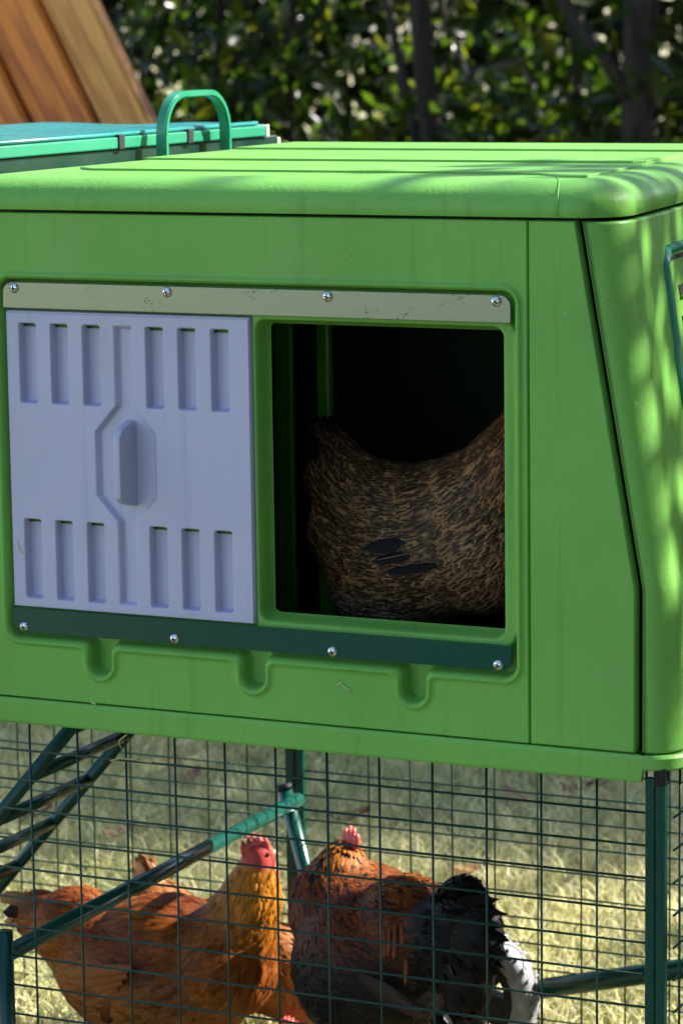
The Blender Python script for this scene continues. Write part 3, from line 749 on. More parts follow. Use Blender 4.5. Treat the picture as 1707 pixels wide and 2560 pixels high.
mesh_panel('far wire mesh panel under the back of the coop', (-.062, .700, 0), (1, 0, 0), .672, [x + .062 for x in bx if -.058 < x < .61], .012, G - .405, zb)
mesh_panel('back wire mesh panel of the run left of the coop', (-1.02, .700, 0), (1, 0, 0), .952, [x + 1.02 for x in bx if -1.02 < x < -.066], .012, G + .105, [G - .6217 + .02925*k for k in range(-10, 25)])
mesh_panel('wire mesh panel closing the right end under the coop', (.634, .016, 0), (0, 1, 0), .668, [.0215, .0403] + [.0403 + .052*k for k in range(1, 13)], .012, G - .405, [z - .001 for z in zrow])
# ------------------------------------------------------------------ the run: frame, roof cover
run = empty('chicken_run', (-.55, .35, 0), 'green framed run with teal sheet cover joined to the left of the coop', 'chicken run')
def bar(name, p, q, w_, h_, mat, parent=None, bev=.0015):
    lo = [min(p[i], q[i]) for i in range(3)]; hi = [max(p[i], q[i]) for i in range(3)]
    for i in range(3):
        if hi[i] - lo[i] < 1e-6:
            e = (h_ if i == 2 else w_)/2; lo[i] -= e; hi[i] += e
    return box(name, lo, hi, mat, parent, bev)
XF = -.088
r1_ = bar('roof_bar', (XF, -.045, G + .1185), (XF, .690, G + .1185), .012, .0120, M['paint_l'], run)
for y_ in (.348, .500): box('bracket', (XF - .001, y_, G + .1118), (XF + .0078, y_ + .012, G + .1270), M['dark'], r1_, .001)
box('end_cap', (XF - .007, .690, G + .1118), (XF + .007, .6960, G + .1250), M['white'], r1_, .001)
r2_ = bar('roof_bar', (XF - .004, -.045, G + .1043), (XF - .004, .726, G + .1043), .012, .0160, M['paint_shaded'], run)  # lower bar heightened and darkened to fill the gap with shade
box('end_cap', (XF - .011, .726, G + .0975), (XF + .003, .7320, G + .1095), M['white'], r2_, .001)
bar('roof_bar', (-1.02, -.045, G + .1185), (-1.02, .690, G + .1185), .012, .012, M['paint_l'], run)
for y_ in (.0, .690):
    bar('roof_bar', (-1.014, y_, G + .1105), (XF - .006, y_, G + .1105), .012, .012, M['paint'], run)
for x_, y_ in ((-1.02, .0), (-1.02, .700), (XF, -.03)): square_post(x_, y_, 0, G + .104, .012, run)
def cover():
    xs = np.linspace(-1.06, XF - .002, 60); ys = np.linspace(-.06, .676, 24); X, Yg = np.meshgrid(xs, ys)
    Z = G + .1262 + .0016*np.sin(X*31) + .0012*np.sin(Yg*9 + X*5)*np.sin(X*11 + 1)
    V = np.concatenate([np.stack([X, Yg, Z], -1).reshape(-1, 3), np.stack([X, Yg, Z - .0022], -1).reshape(-1, 3)])
    m_, n_ = X.shape; i = np.arange(m_*n_).reshape(m_, n_); k = m_*n_
    q = np.stack([i[:-1, :-1], i[:-1, 1:], i[1:, 1:], i[1:, :-1]], -1).reshape(-1, 4); Q = [q, q[:, ::-1] + k]
    for e in (i[0, :], i[-1, :], i[:, 0], i[:, -1]): Q.append(np.stack([e[:-1], e[1:], e[1:] + k, e[:-1] + k], -1))
    c_ = link('roof_cover', npmesh('roof_cover', V, np.concatenate(Q)), M['cover'], run, True)
    try: c_.data.set_sharp_from_angle(angle=radians(40))
    except Exception: pass
    tube('cover_hem', [(XF + .001, -.06, G + .1275), (XF + .001, .30, G + .1272), (XF + .001, .676, G + .1275)], .0022, M['cover'], c_, 8)
cover()
# ladder from the coop door down into the run
def ladder():
    root = empty('ladder', (-.20, .30, 0), 'dark green tubular ladder leading down from the coop', 'ladder')
    s = Vector((-.0475, 0, -.0535)); t0 = Vector((-.1190, 0, G - .5203)); d = s.normalized(); nrm = Vector((d.z, 0, -d.x))
    top = t0 - s*1.9; bot = t0 + s*((t0.z - .03)/.0535)
    for y_ in (.200, .400):
        o = Vector((0, y_, 0)); tube('rail', [top + o, bot + o], .0072, M['paint'], root, 16)
    for k in range(-1, 8):
        p_ = t0 + s*k
        if p_.z < .05: break
        tube('rung', [Vector((p_.x, .2000, p_.z)), Vector((p_.x, .4000, p_.z))], .0068, M['paint'], root, 16)
ladder()

# ------------------------------------------------------------------ hens
def build_body(blobs, vox=.004, smooth_it=26):
    bm = bmesh.new()
    for bl in blobs:
        if bl[0] == 'e':
            _, c, rr, rot = bl
            g = bmesh.ops.create_icosphere(bm, subdivisions=3, radius=1)
            mt = Matrix.Translation(c) @ rot.to_4x4() @ Matrix.Diagonal((*rr, 1))
            bmesh.ops.transform(bm, matrix=mt, verts=g['verts'])
        else:
            _, p, q, a, b2 = bl; p, q = Vector(p), Vector(q); L = (q - p).length; k = max(2, int(L/(.5*min(a, b2))) + 1)
            for i in range(k):
                t = i/(k-1); r_ = a + (b2 - a)*t
                g = bmesh.ops.create_icosphere(bm, subdivisions=2, radius=r_); bmesh.ops.translate(bm, vec=p.lerp(q, t), verts=g['verts'])
    me = bpy.data.meshes.new('body_tmp'); bm.to_mesh(me); bm.free()
    o = bpy.data.objects.new('body_tmp', me); COL.objects.link(o)
    r_ = o.modifiers.new('r', 'REMESH'); r_.mode = 'VOXEL'; r_.voxel_size = vox
    s_ = o.modifiers.new('s', 'SMOOTH'); s_.factor = .5; s_.iterations = smooth_it
    dg = bpy.context.evaluated_depsgraph_get(); ev = o.evaluated_get(dg); res = bpy.data.meshes.new_from_object(ev)
    bpy.data.objects.remove(o); bpy.data.meshes.remove(me); res.name = 'body'
    for k in [a.name for a in res.attributes if a.name in ('sharp_face', 'Col')]: res.attributes.remove(res.attributes[k])
    return res
def mesh_arrays(me):
    n = len(me.vertices); V = np.empty(n*3, np.float32); me.vertices.foreach_get('co', V); V = V.reshape(-1, 3)
    N = np.empty(n*3, np.float32); me.vertices.foreach_get('normal', N); N = N.reshape(-1, 3)
    me.calc_loop_triangles(); T = np.empty(len(me.loop_triangles)*3, np.int32); me.loop_triangles.foreach_get('vertices', T); return V, N, T.reshape(-1, 3)
def sample(V, N, T, n):
    a, b2, c = V[T[:, 0]], V[T[:, 1]], V[T[:, 2]]; ar = np.linalg.norm(np.cross(b2-a, c-a), axis=1); cs = np.cumsum(ar); k = np.searchsorted(cs, rng.uniform(0, cs[-1], n))
    u = rng.uniform(0, 1, (n, 1)); v = rng.uniform(0, 1, (n, 1)); f = u + v > 1; u[f] = 1 - u[f]; v[f] = 1 - v[f]
    P = a[k]*(1-u-v) + b2[k]*u + c[k]*v; Nn = N[T[k, 0]] + N[T[k, 1]] + N[T[k, 2]]; return P, Nn/np.linalg.norm(Nn, axis=1)[:, None]
def flow_dirs(P, path):
    path = np.array([tuple(p) for p in path]); D = np.zeros_like(P)
    for i in range(len(path)-1):
        a, b2 = path[i], path[i+1]; ab = b2 - a; t = np.clip(((P - a) @ ab)/(ab @ ab), 0, 1)[:, None]
        d = np.linalg.norm(P - (a + t*ab), axis=1)[:, None]; D += ab/np.linalg.norm(ab)/(d + .01)**4
    return D/np.linalg.norm(D, axis=1)[:, None]
def feathers(P, N, D, length, width, col, edge, lift=.18, R=.07, jitter=.22, shaft=None):
    n = len(P); D = D + rng.normal(0, jitter, (n, 3)); D -= N*(D*N).sum(1)[:, None]; D /= np.linalg.norm(D, axis=1)[:, None]
    S = np.cross(N, D); L = (length*rng.uniform(.75, 1.25, n))[:, None]; W = (width*rng.uniform(.8, 1.2, n))[:, None]
    lf = (lift*rng.uniform(.5, 1.5, n))[:, None]
    def row(t, w, cup):
        h = .0004 + L*t*lf - (L*t)**2/(2*R); c = P + D*L*t + N*h; return c + S*W*w - N*W*cup, c + N*W*.10, c - S*W*w - N*W*cup
    b0 = P - N*.001; l1, c1, r1 = row(.42, .5, .10); l2, c2, r2 = row(.80, .40, .12); tp = row(1.0, 0, 0)[1]
    V = np.stack([b0, l1, c1, r1, l2, c2, r2, tp], 1).reshape(-1, 3); k = np.arange(n)*8
    q = np.concatenate([np.stack([k+1, k+4, k+5, k+2], -1), np.stack([k+2, k+5, k+6, k+3], -1)])
    t = np.concatenate([np.stack([k, k+1, k+2], -1), np.stack([k, k+2, k+3], -1), np.stack([k+4, k+7, k+5], -1), np.stack([k+5, k+7, k+6], -1)])
    C = np.repeat(col[:, None, :], 8, 1)
    for j in (1, 3, 4, 6, 7): C[:, j] = edge
    C[:, 0] *= .6
    return V, q, t, C.reshape(-1, 3)
def plume(name, p, d, upv, L, W, bend, mat_col, tip_col, parent, nseg=7, cup=.15):
    """one long curved feather with a shaft ridge"""
    p = Vector(p); d = Vector(d).normalized(); upv = Vector(upv); s = d.cross(upv).normalized(); un = s.cross(d).normalized()
    V, F, C = [], [], []
    pos = p.copy(); dd = d.copy()
    for i in range(nseg+1):
        t = i/nseg; wdt = W*(.35 + 1.3*t - .9*t*t if t < .8 else (.35 + 1.3*.8 - .9*.64)*math.sqrt(max(0, (1 - t)/.2)) )*.5
        un_ = s.cross(dd).normalized()
        V += [pos + s*wdt - un_*wdt*cup, pos + un_*.0008, pos - s*wdt - un_*wdt*cup]
        cc = [mat_col[j]*(1-t) + tip_col[j]*t for j in range(3)]; C += [cc, [x*1.25 for x in cc], cc]
        dd = (dd + un_*0 - Vector(bend)*(1/nseg)).normalized(); pos = pos + dd*(L/nseg)
    for i in range(nseg):
        for j in range(2): F.append((i*3+j, i*3+j+1, i*3+4+j, i*3+3+j))
    me = npmesh(name, [tuple(v) for v in V], quads=F, col=np.array(C)); return link(name, me, M['feather_black' if mat_col[0] < .008 else 'feather'], parent, True)
def comb_mesh(name, base, fwd, upv, L, H, teeth, parent, th=.0022):
    """upright serrated comb, extruded"""
    base, fwd, upv = Vector(base), Vector(fwd).normalized(), Vector(upv).normalized(); s = fwd.cross(upv).normalized()
    pr = [(0, -.004)]; n = teeth
    for i in range(n):
        x0, x1 = i/n, (i + .5)/n; env = sin(pi*(i + .7)/(n + .6))
        pr += [(x0*L, H*(.34 + .1*env)), (x1*L, H*(.45 + .55*env))]
    pr += [(L, H*.3), (L*.97, -.004)]
    bm = bmesh.new(); va = [bm.verts.new(base + fwd*a + upv*b2 + s*th) for a, b2 in pr]; vb = [bm.verts.new(base + fwd*a + upv*b2 - s*th) for a, b2 in pr]
    k = len(pr); bm.faces.new(va); bm.faces.new(list(reversed(vb)))
    for i in range(k): bm.faces.new((va[i], vb[i], vb[(i+1) % k], va[(i+1) % k]))
    bmesh.ops.recalc_face_normals(bm, faces=bm.faces); bmesh.ops.triangulate(bm, faces=bm.faces); 
    bmesh.ops.subdivide_edges(bm, edges=bm.edges[:], cuts=1, use_grid_fill=True); bmesh.ops.smooth_vert(bm, verts=bm.verts[:], factor=.35, use_axis_x=True, use_axis_y=True, use_axis_z=True)
    return bm_obj(name, bm, M['comb'], parent, True)
def blob(name, c, rr, rot, mat, parent, sub=3):
    bm = bmesh.new(); bmesh.ops.create_icosphere(bm, subdivisions=sub, radius=1); bmesh.ops.transform(bm, matrix=Matrix.Translation(c) @ rot.to_4x4() @ Matrix.Diagonal((*rr, 1)), verts=bm.verts)
    return bm_obj(name, bm, mat, parent, True)
def cone(name, p, q, r_, mat, parent):
    return tube(name, [p, Vector(p).lerp(Vector(q), .55) + Vector((0, 0, .0015)), q], [r_, r_*.72, r_*.12], mat, parent, 10)
ID3 = Matrix.Identity(3)
def rotY(a): return Matrix.Rotation(a, 3, 'Y')
def rotZ(a): return Matrix.Rotation(a, 3, 'Z')
def leg_blobs(hip, foot, floor, yawd):
    hip, foot = Vector(hip), Vector(foot); hock = hip.lerp(foot, .45) + Vector((-.012*cos(yawd), -.012*sin(yawd), 0))
    B = [('c', hip, hock, .022, .0085), ('c', hock, foot + Vector((0, 0, .008)), .0068, .0060)]
    for a, L in ((-.5, .040), (0, .047), (.5, .040), (pi, .02)):
        B.append(('c', foot + Vector((0, 0, .006)), foot + Vector((cos(yawd + a)*L, sin(yawd + a)*L, .0042)), .0052, .0040))
    return B
def hen(name, label, blobs, path, colfn, nf, size, head, headdir, floor=0.0, skip=None, feather_edge=None, lift=.18, jitter=.22, headr=.019, wr=.40):
    """colfn(P,N) -> (centre colour, edge colour, length scale)"""
    hd = Vector(head); base = Vector((path[len(path)//2][0], path[len(path)//2][1], floor))
    root = empty(name, base, label, 'hen'); me = build_body(blobs); V, N, T = mesh_arrays(me)
    c0, e0, s0 = colfn(V, N); body = c0*.5 + e0*.28
    near = np.linalg.norm(V - np.array(hd), axis=1); k = near < headr*1.18; body[k] = np.array([.50, .06, .05])
    lowk = V[:, 2] < floor + (.045 if floor < .2 else .012); body[lowk] = np.array([.36, .24, .08])
    a = me.attributes.new('Col', 'FLOAT_COLOR', 'POINT'); c4 = np.ones((len(V), 4), np.float32); c4[:, :3] = body; a.data.foreach_set('color', c4.ravel())
    me.materials.clear(); bo = link('body', me, M['skin'], root, True)
    P, Nn = sample(V, N, T, nf); ok = (np.linalg.norm(P - np.array(hd), axis=1) > headr*1.15) & (P[:, 2] > floor + (.05 if floor < .2 else .012))
    if skip is not None: ok &= ~skip(P)
    P, Nn = P[ok], Nn[ok]; D = flow_dirs(P, path); c, e, s = colfn(P, Nn)
    rv = rng.uniform(.55, 1.35, (len(P), 1)); Vf, q, t, C = feathers(P, Nn, D, size*s, size*s*wr, c*rv, e*rv, lift, .07, jitter)
    f = link('plumage', npmesh('plumage', Vf, q, t, C), M['feather'], root, True); f['kind'] = 'stuff'
    return root

def lerp3(a, b2, t): return np.array(a)*(1-t) + np.array(b2)*t
# --- ginger hen on the left
YA = .50
def A_(px, py, dy=0): return at(px, py, YA + dy)
def colA(P, N):
    n = len(P); v = cnoise(P[:, 0]*40, P[:, 2]*40 + P[:, 1]*30, 1.0, 11)[:, None]
    hd = np.clip((P[:, 0] - A_(520, 2300).x)/.07, 0, 1)[:, None]*np.clip((P[:, 2] - .17)/.06, 0, 1)[:, None]
    c = lerp3((.12, .025, .004), (.25, .066, .007), np.clip(.5 + v, 0, 1)); c = c*(1-hd) + np.array([.46, .165, .012])*hd  # golden neck; shade on the flank and sun on the neck deepen the contrast
    lowf = np.clip((.16 - P[:, 2])/.06, 0, 1)[:, None]; c = c*(1-lowf*.5) + np.array([.28, .11, .03])*lowf*.5
    return c, c*np.array([1.2, 1.2, 1.1]), 1 - .35*hd[:, 0]
cA = A_(385, 2440); foot1, foot2 = Vector((cA.x + .015, YA - .03, 0)), Vector((cA.x + .03, YA + .035, 0))
blobsA = [('e', cA, (.122, .074, .078), rotY(radians(6))), ('e', A_(215, 2340), (.062, .05, .052), rotY(radians(20))), ('e', A_(125, 2300), (.038, .026, .034), rotY(radians(20))),
          ('e', A_(570, 2395), (.056, .062, .066), ID3), ('e', A_(430, 2350), (.09, .062, .05), ID3), ('c', A_(585, 2350), A_(628, 2245), .050, .035), ('c', A_(628, 2245), A_(646, 2160), .035, .0215), ('e', A_(647, 2138), (.019, .019, .020), ID3)]
blobsA += leg_blobs((foot1.x - .01, YA - .03, .09), foot1, 0, 0) + leg_blobs((foot2.x - .01, YA + .035, .09), foot2, 0, 0)
hA = hen('hen', 'ginger hen at the left under the coop with an upright neck', blobsA,
         [A_(648, 2130), A_(640, 2200), A_(590, 2340), A_(430, 2400), A_(215, 2330), A_(60, 2280)], colA, 9000, .025, A_(647, 2138), (1, .4, 0), lift=.13, jitter=.14, wr=.32)
hdA = A_(647, 2138)
comb_mesh('comb', A_(676, 2128) + Vector((0, 0, 0)), (-.9, -.35, -.12), (-.10, 0, 1), .033, .025, 5, hA, .0050)
blob('face', hdA + Vector((.004, -.002, -.002)), (.0130, .0130, .0150), ID3, M['comb'], hA)
blob('wattle', hdA + Vector((.017, .006, -.026)), (.004, .006, .012), ID3, M['comb'], hA); blob('wattle', hdA + Vector((.012, .016, -.026)), (.004, .006, .012), ID3, M['comb'], hA)
cone('beak', hdA + Vector((.004, .013, -.002)), hdA + Vector((.010, .034, -.007)), .0062, M['beak'], hA)
for s_ in (-1, 1): blob('eye', hdA + Vector((.007 - .007*s_*-1*.0, .006, .004)) + Vector((.011*s_*.6, -.014*s_*.9, 0)), (.0032, .0032, .0032), ID3, M['eye'], hA, 2)
for i in range(11):                             # dark tail fan
    t = i/10; p_ = A_(118 + 14*t, 2268 + 60*t, (t - .5)*.03); e_ = A_(-5 + 60*t, 2215 + 140*t, (i % 3 - 1)*.022)
    plume('tail_feather', p_, e_ - p_, (.15, -1, .5 - .1*(i % 4)), (e_ - p_).length*random.uniform(.85, 1.15), .021, (0, 0, .25 + .3*random.random()), (.20, .07, .02) if i % 3 else (.035, .018, .010), (.012, .008, .006) if i % 4 else (.30, .14, .05), hA)
for i in range(7):                              # folded wing quills, ginger with dark tips
    t = i/6; p_ = A_(330 - 12*i, 2420 + 17*i, -.082 + .010*t); e_ = A_(140 + 22*i, 2440 + 20*i, -.068)
    plume('wing_feather', p_, e_ - p_, (0, -1, .35), (e_ - p_).length, .020, (.0, -.12, 0), (.20, .050, .008), (.26, .085, .018) if i < 4 else (.02, .012, .009), hA)

# --- second ginger hen behind, pecking
YB_ = .63
def B_(px, py, dy=0): return at(px, py, YB_ + dy)
def colB(P, N):
    v = cnoise(P[:, 0]*40, P[:, 2]*40, 1.0, 21)[:, None]; c = lerp3((.22, .065, .014), (.34, .13, .035), np.clip(.5 + v, 0, 1)); return c, c*np.array([1.2, 1.25, 1.4]), np.ones(len(P))
cB = B_(540, 2385); fB1, fB2 = Vector((cB.x + .045, YB_ - .025, 0)), Vector((cB.x + .055, YB_ + .03, 0))
blobsB = [('e', cB, (.105, .060, .064), rotY(radians(-4))), ('e', B_(410, 2300), (.056, .044, .044), rotY(radians(15))), ('e', B_(375, 2225), (.022, .020, .030), ID3), ('e', B_(700, 2430), (.055, .052, .055), ID3),
          ('c', B_(735, 2455), B_(765, 2560), .040, .026), ('c', B_(765, 2560), B_(772, 2610), .026, .019), ('e', B_(775, 2630), (.019, .018, .019), ID3)]
blobsB += leg_blobs((fB1.x, YB_ - .025, .09), fB1, 0, 0) + leg_blobs((fB2.x, YB_ + .03, .09), fB2, 0, 0)
hB = hen('hen', 'paler ginger hen pecking behind the two front hens with its tail raised', blobsB, [B_(775, 2640), B_(760, 2540), B_(690, 2420), B_(540, 2350), B_(410, 2290), B_(360, 2160)], colB, 6000, .023, B_(775, 2630), (1, 0, -1), lift=.09, jitter=.15)
hdB = B_(775, 2630)
comb_mesh('comb', at(702, 2566, .585), (1, 0, -.15), (-.1, -.1, 1), .024, .017, 5, hB, .004)
blob('wattle', at(818, 2556, .575), (.008, .006, .011), rotY(.4), M['comb'], hB)
cone('beak', hdB + Vector((.004, -.002, -.014)), hdB + Vector((.010, -.004, -.036)), .006, M['beak'], hB)
for s_ in (-1, 1): blob('eye', hdB + Vector((.006, .0165*s_, -.003)), (.003, .003, .003), ID3, M['eye'], hB, 2)
for i in range(8):
    t = i/7; p_ = B_(378 + 8*t, 2232, (t - .5)*.03); e_ = B_(340 + 45*t, 2128 + 22*abs(t - .5), (i % 3 - 1)*.02)
    plume('tail_feather', p_, e_ - p_, (0, -1, 0), (e_ - p_).length*random.uniform(.85, 1.1), .015, (.15, 0, .15), (.24, .10, .035), (.05, .025, .015) if i % 2 else (.55, .36, .20), hB)

# --- dark red and black hen on the right
YC = .46
def C_(px, py, dy=0): return at(px, py, YC + dy)
def colC(P, N):
    n = len(P); v = cnoise(P[:, 0]*45, P[:, 2]*45 + P[:, 1]*25, 1.0, 31)[:, None]
    upf = np.clip((P[:, 2] - .19)/.055 + .35*v[:, 0], 0, 1)[:, None]; nk = np.clip((P[:, 2] - .265)/.03, 0, 1)[:, None]
    c = lerp3((.008, .0065, .0065), (.13, .027, .006), upf); c = c*(1-nk) + np.array([.34, .115, .020])*nk
    dk = rng.uniform(0, 1, (n, 1)) < .16; c = np.where(dk, np.array([.018, .012, .010]), c)
    tr = np.clip((P[:, 0] - C_(1070, 2340).x)/.012, 0, 1)[:, None]; c = c*(1-tr) + np.array([.005, .0042, .0042])*tr
    return c, c*np.array([1.3, 1.3, 1.2]) + .002, 1 - .3*nk[:, 0]
cC = C_(930, 2400); fC1, fC2 = Vector((cC.x - .02, YC - .02, 0)), Vector((cC.x + .04, YC + .02, 0))
blobsC = [('e', cC, (.086, .092, .094), ID3), ('e', C_(900, 2290, .02), (.078, .075, .058), rotY(radians(8))), ('e', C_(1010, 2330, -.02), (.062, .06, .062), ID3), ('e', C_(1090, 2360, -.05), (.044, .040, .050), ID3), ('e', C_(1135, 2290, -.055), (.030, .026, .048), rotY(radians(25))), ('e', C_(1185, 2345, -.06), (.030, .026, .050), ID3), ('e', C_(1165, 2430, -.06), (.030, .028, .045), ID3),
          ('c', C_(840, 2250, .015), C_(850, 2190, .02), .050, .034), ('c', C_(850, 2190, .02), C_(857, 2150, .025), .034, .023), ('e', C_(856, 2142, .028), (.020, .021, .019), ID3)]
blobsC += leg_blobs((fC1.x, YC - .02, .08), fC1, 0, 2.3) + leg_blobs((fC2.x, YC + .02, .08), fC2, 0, 2.3)
hC = hen('hen', 'dark red and black hen with black drooping tail on the right under the coop', blobsC,
         [C_(856, 2135, .03), C_(845, 2200, .02), C_(880, 2270, .01), C_(960, 2330, -.01), C_(1070, 2340, -.05), C_(1140, 2300, -.055), C_(1195, 2350, -.06), C_(1170, 2520, -.07)], colC, 15000, .019, C_(850, 2152, .04), (-.8, .6, 0), headr=.012, lift=.09, wr=.36, jitter=.18)
hdC = C_(856, 2142, .028)
comb_mesh('comb', C_(893, 2120, .020), (-.80, .55, .0), (.18, 0, 1), .032, .023, 4, hC, .0026)
blob('wattle', C_(817, 2160, .04), (.0085, .006, .011), rotY(.5), M['comb'], hC); blob('wattle', C_(812, 2164, .055), (.008, .005, .010), rotY(.5), M['comb'], hC)
cone('beak', hdC + Vector((-.015, .012, -.002)), hdC + Vector((-.032, .026, -.007)), .006, M['beak'], hC)
for s_ in (-1, 1): blob('eye', hdC + Vector((-.009, .008, .003)) + Vector((.0105*s_, .0135*s_, 0)), (.003, .003, .003), ID3, M['eye'], hC, 2)
BLK, BLK2 = (.0045, .004, .004), (.007, .006, .006)
tips = [(1120, 2205), (1150, 2192), (1185, 2200), (1215, 2212), (1238, 2240), (1232, 2262), (1245, 2282), (1240, 2300), (1255, 2318), (1262, 2335), (1258, 2352), (1262, 2375), (1250, 2395), (1245, 2418), (1238, 2440), (1225, 2462), (1215, 2490), (1200, 2515), (1180, 2535), (1165, 2550),
        (1170, 2230), (1195, 2255), (1205, 2290), (1215, 2320), (1220, 2350), (1205, 2385), (1195, 2420), (1185, 2455), (1160, 2480), (1140, 2250), (1165, 2285), (1150, 2330), (1165, 2375), (1155, 2420), (1140, 2455)]
tips = tips + [(x + random.uniform(-22, 10), y + random.uniform(-14, 14)) for x, y in tips] + [(x - 40 + random.uniform(-15, 10), y + random.uniform(-20, 20)) for x, y in tips]
for i, (ex, ey) in enumerate(tips):
    dy = -.055 + .03*random.uniform(-1, 1); p_ = C_(1075 + random.uniform(-14, 22), 2350 + (ey - 2350)*.16 + random.uniform(-18, 18), -.05 + random.uniform(-.02, .02)); e_ = C_(ex, ey, dy - .01)
    brn = ey > 2430 and i % 3 == 0
    plume('tail_feather', p_, (e_ - p_) + Vector((0, 0, .035)), (0, -1, .1), (e_ - p_).length*1.06, random.uniform(.012, .019), (-.15, 0, .75), BLK2, (.06, .035, .022) if brn else BLK, hC)
for i in range(9):                              # rust saddle hackles hanging over the flank
    px = 960 + 15*i; p_ = C_(px - 4, 2330 + random.uniform(-25, 10), -.085 + .003*i); e_ = C_(px + random.uniform(-10, 14), 2440 + random.uniform(-30, 40), -.095)
    plume('saddle_feather', p_, e_ - p_, (0, -1, 0), (e_ - p_).length*random.uniform(.5, 1), .0055, (0, .1, 0), (.15, .035, .008), (.22, .050, .010), hC)
for i in range(7):                              # wing quills, brownish black
    p_ = C_(865 + 12*i, 2430 + 10*i, -.088 + .002*i); e_ = C_(1000 + 12*i, 2490 + 8*i, -.088)
    plume('wing_feather', p_, e_ - p_, (0, -1, .2), (e_ - p_).length, .017, (0, .06, 0), (.014, .010, .009), (.045, .022, .013), hC)

# --- speckled brown hen inside the coop
YE = .19
def E_(px, py, dy=0): return at(px, py, YE + dy)
def colE(P, N):
    n = len(P); neck = np.clip((P[:, 0] - E_(1215, 1200).x)/.04, 0, 1)*np.clip((P[:, 2] - E_(1200, 1230).z)/.03, 0, 1)
    tail = np.clip((E_(930, 1200).x - P[:, 0])/.05, 0, 1)*np.clip((P[:, 2] - E_(900, 1240).z)/.03, 0, 1); bel = np.clip((E_(900, 1440).z - P[:, 2])/.03, 0, 1)
    e = np.tile(np.array([.40, .21, .088]), (n, 1)); e = e*(1-neck[:, None]) + np.array([.34, .12, .03])*neck[:, None]; e = e*(1-bel[:, None]) + np.array([.40, .28, .17])*bel[:, None]
    e = e*(1-.93*tail[:, None]); c = np.tile(np.array([.010, .008, .007]), (n, 1)); k = rng.uniform(0, 1, n) < .15; c[k] = e[k]*.8  # tail faded to near black, shade inside the coop put into the colour
    return c, e, 1 - .25*neck + .2*tail
FL = G - .372
cE = E_(1035, 1385); 
topE = [(820, 1128, .027), (862, 1206, .040), (920, 1258, .048), (1000, 1292, .055), (1100, 1294, .058), (1190, 1262, .057), (1262, 1200, .050), (1320, 1100, .037), (1362, 990, .022)]
blobsE = [('c', E_(p[0], p[1]), E_(q[0], q[1]), p[2], q[2]) for p, q in zip(topE[:-1], topE[1:])]
blobsE += [('e', cE, (.094, .066, .068), rotY(radians(-6))), ('e', E_(985, 1475), (.062, .05, .042), ID3), ('e', E_(1200, 1365), (.066, .060, .064), ID3), ('e', E_(885, 1330), (.042, .046, .050), ID3), ('e', E_(1370, 965), (.020, .018, .019), ID3)]
fE = Vector((cE.x + .01, YE, FL)); blobsE += leg_blobs((fE.x, YE - .025, FL + .08), fE + Vector((0, -.025, 0)), FL, 0) + leg_blobs((fE.x + .01, YE + .03, FL + .08), fE + Vector((.01, .03, 0)), FL, 0)
hE = hen('hen', 'speckled brown and black hen sitting inside the open hatch', blobsE, [E_(1372, 955), E_(1330, 1080), E_(1220, 1280), E_(1040, 1350), E_(880, 1280), E_(800, 1060)], colE, 13000, .020, E_(1370, 965), (1, 0, 0), floor=FL, lift=.07, jitter=.13, wr=.33)
hdE = E_(1370, 965)
comb_mesh('comb', hdE + Vector((-.012, 0, .015)), (1, 0, .1), (0, 0, 1), .03, .018, 5, hE); cone('beak', hdE + Vector((.016, 0, -.002)), hdE + Vector((.036, 0, -.008)), .006, M['beak'], hE)
for s_ in (-1, 1): blob('eye', hdE + Vector((.006, .0165*s_, .003)), (.003, .003, .003), ID3, M['eye'], hE, 2)
for i, (x0_, y0_, x1_, y1_, wd) in enumerate(((1085, 1352, 905, 1368, .016), (1085, 1375, 930, 1402, .013), (1110, 1410, 960, 1430, .010))):
    p_ = E_(x0_, y0_, -.050 - .002*i); e_ = E_(x1_, y1_, -.076 - .002*i)
    plume('wing_feather', p_, e_ - p_, (0, -1, .3), (e_ - p_).length, wd, (0, 0, .03), (.010, .009, .009), (.007, .006, .006), hE, cup=.12)
    if i == 1: tube('quill_shaft', [p_ + Vector((0, -.0016, 0)), p_.lerp(e_, .5) + Vector((0, -.0022, .001)), p_.lerp(e_, .9) + Vector((0, -.002, 0))], .00032, M['beak'], hE, 5)
for i in range(8):
    t = i/7; p_ = E_(835 + 12*t, 1190 - 60*t, (t - .5)*.02); e_ = E_(770 + 60*t, 1090 - 45*t + 30*random.random(), (i % 3 - 1)*.018)
    plume('tail_feather', p_, e_ - p_, (0, -1, .2), (e_ - p_).length*1.05, .020, (.1, 0, .1), (.03, .02, .016), (.014, .011, .010), hE)
# straw bedding on the coop floor
def straw():
    n = 420; V, F = [], []
    for i in range(n):
        x, y = random.uniform(.18, .50), random.uniform(.055, .30); z = FL - .012 + random.uniform(0, .026); a = random.uniform(0, 2*pi); L = random.uniform(.015, .045)
        d = Vector((cos(a), sin(a), random.uniform(-.2, .35)))*L; p_ = Vector((x, y, z))
        tube_geo([p_, p_ + d*.5 + Vector((0, 0, .002)), p_ + d], .0006, 4, False, V, F)
    o = pyd('straw_bedding', V, F, M['straw']); tag(o, 'loose straw bedding on the coop floor inside the hatch', 'straw', kind='stuff')
M['straw'] = plastic('straw', (.28, .19, .09), .7, 0, .3)
box('bedding_base', (-.045, .05, G - .3878), (.56, .635, FL - .002), plastic('bedding', (.10, .065, .035), .9, .5, .3), coop)
straw()
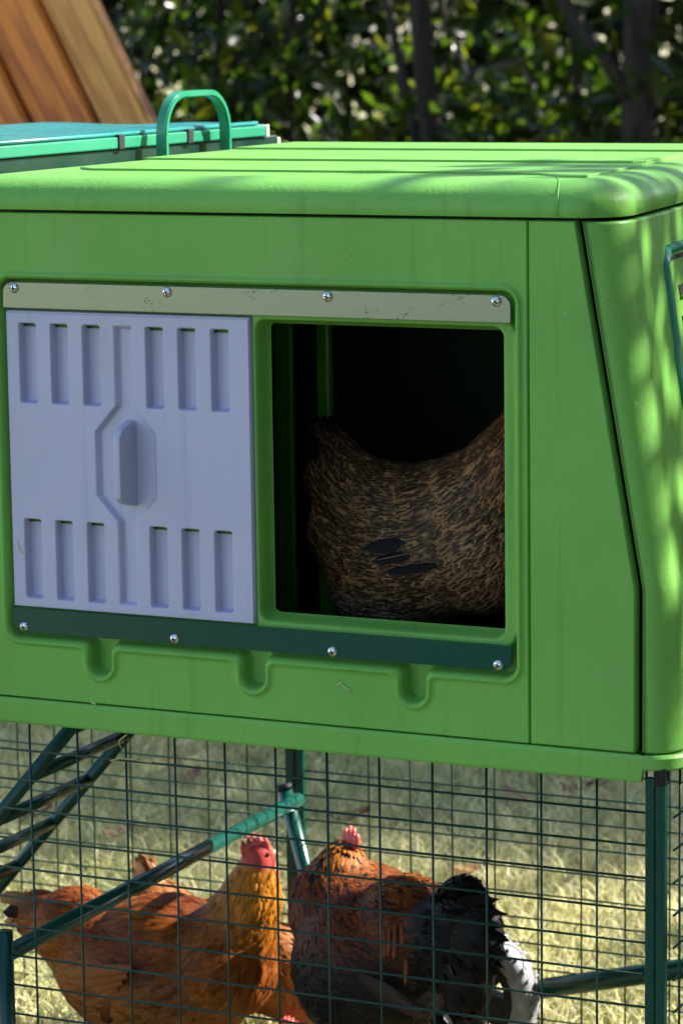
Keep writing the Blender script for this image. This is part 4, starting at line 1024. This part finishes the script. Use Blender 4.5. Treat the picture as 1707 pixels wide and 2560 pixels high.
# ------------------------------------------------------------------ fallen leaves on the lawn
def leaf_thing(px, py, size, col, label, yaw):
    p_ = atz(px, py, .012); nn = 5; V, C = [], []
    for i in range(nn):
        t = i/(nn-1); wd = size*.32*sin(pi*min(1, t*.93 + .05))**.8; z = .016 + size*.22*(t - .4)**2*4*random.uniform(.7, 1.1)
        for s_ in (-1, 0, 1):
            x, y = (t - .5)*size, s_*wd; V.append((p_.x + x*cos(yaw) - y*sin(yaw), p_.y + x*sin(yaw) + y*cos(yaw), z + abs(s_)*size*.13)); C.append([c*random.uniform(.8, 1.15) for c in col])
    F = [(i*3+j, i*3+j+1, i*3+4+j, i*3+3+j) for i in range(nn-1) for j in range(2)]
    o = link('fallen_leaf', npmesh('fallen_leaf', V, quads=F, col=np.array(C)), M['dryleaf'], None, True)
    tag(o, label, 'leaf', 'fallen leaves on the lawn')
RB, PK, BR = (.17, .075, .05), (.36, .21, .15), (.15, .08, .045)
for args in ((505, 1848, .062, RB, 'dark red fallen leaf near the upper left, under the ladder top', .3), (470, 1962, .055, (.26, .11, .08), 'reddish fallen leaf behind the wire left of the back post', 1.2),
             (440, 1935, .05, RB, 'small red fallen leaf above the reddish one left of the back post', 2.2), (300, 2098, .055, PK, 'pink fallen leaf just above the raised tail of the paler hen', .9),
             (85, 2052, .06, (.30, .12, .10), 'dull pink fallen leaf between the ladder rungs', .2), (868, 2060, .07, BR, 'brown curled fallen leaf above the dark hen\'s comb', .4),
             (1288, 2014, .055, PK, 'pale pink fallen leaf right of centre behind the wires', 2.6), (1436, 1988, .055, RB, 'dark red fallen leaf just below the right end of the skirt', .1),
             (1500, 1972, .04, BR, 'small brown fallen leaf upright near the right post', 1.5), (1178, 2192, .055, (.42, .20, .08), 'tan fallen leaf behind the black tail of the dark hen', .5),
             (900, 1872, .05, RB, 'dark fallen leaf close under the middle of the skirt', 2.0), (70, 2112, .04, BR, 'brown fallen leaf low beside the ladder foot', 1.0),
             (545, 2100, .03, BR, 'tiny brown fallen leaf above the ginger hen\'s back', 2.5), (1420, 1950, .06, (.45, .36, .18), 'straw coloured twig-like leaf under the right part of the skirt', 1.45)):
    leaf_thing(*args)

# ------------------------------------------------------------------ stray straws caught on the coop
def wisp(pts, label):
    P = [at(px, py, y) for px, py, y in pts]; o = tube('straw_wisp', P, .00045, M['straw_pale'], None, 5); tag(o, label, 'straw', 'stray straws caught on the coop')
M['straw_pale'] = plastic('pale_straw', (.62, .52, .27), .6, 0, .2)
wisp([(228, 1756, -.004), (240, 1760, -.006), (236, 1768, -.005)], 'short straw caught on the seam above the skirt at the left')
wisp([(318, 1836, -.003), (298, 1852, .004), (300, 1864, .008), (306, 1872, .012)], 'curled straw hanging under the skirt near the ladder top')
wisp([(276, 1902, .017), (300, 1896, .015), (340, 1900, .017), (380, 1907, .016)], 'long pale straw lying along a front wire near the ladder')
wisp([(842, 1712, -.0016), (852, 1706, -.0012), (860, 1718, -.0016), (872, 1722, -.0012), (876, 1732, -.0014)], 'tiny curly straw stuck on the green panel between the scallops')
wisp([(42, 1352, .0012), (48, 1378, .0006), (62, 1386, .0004), (66, 1376, .0010)], 'bent grass blade stuck to the lilac door by the lower slots')
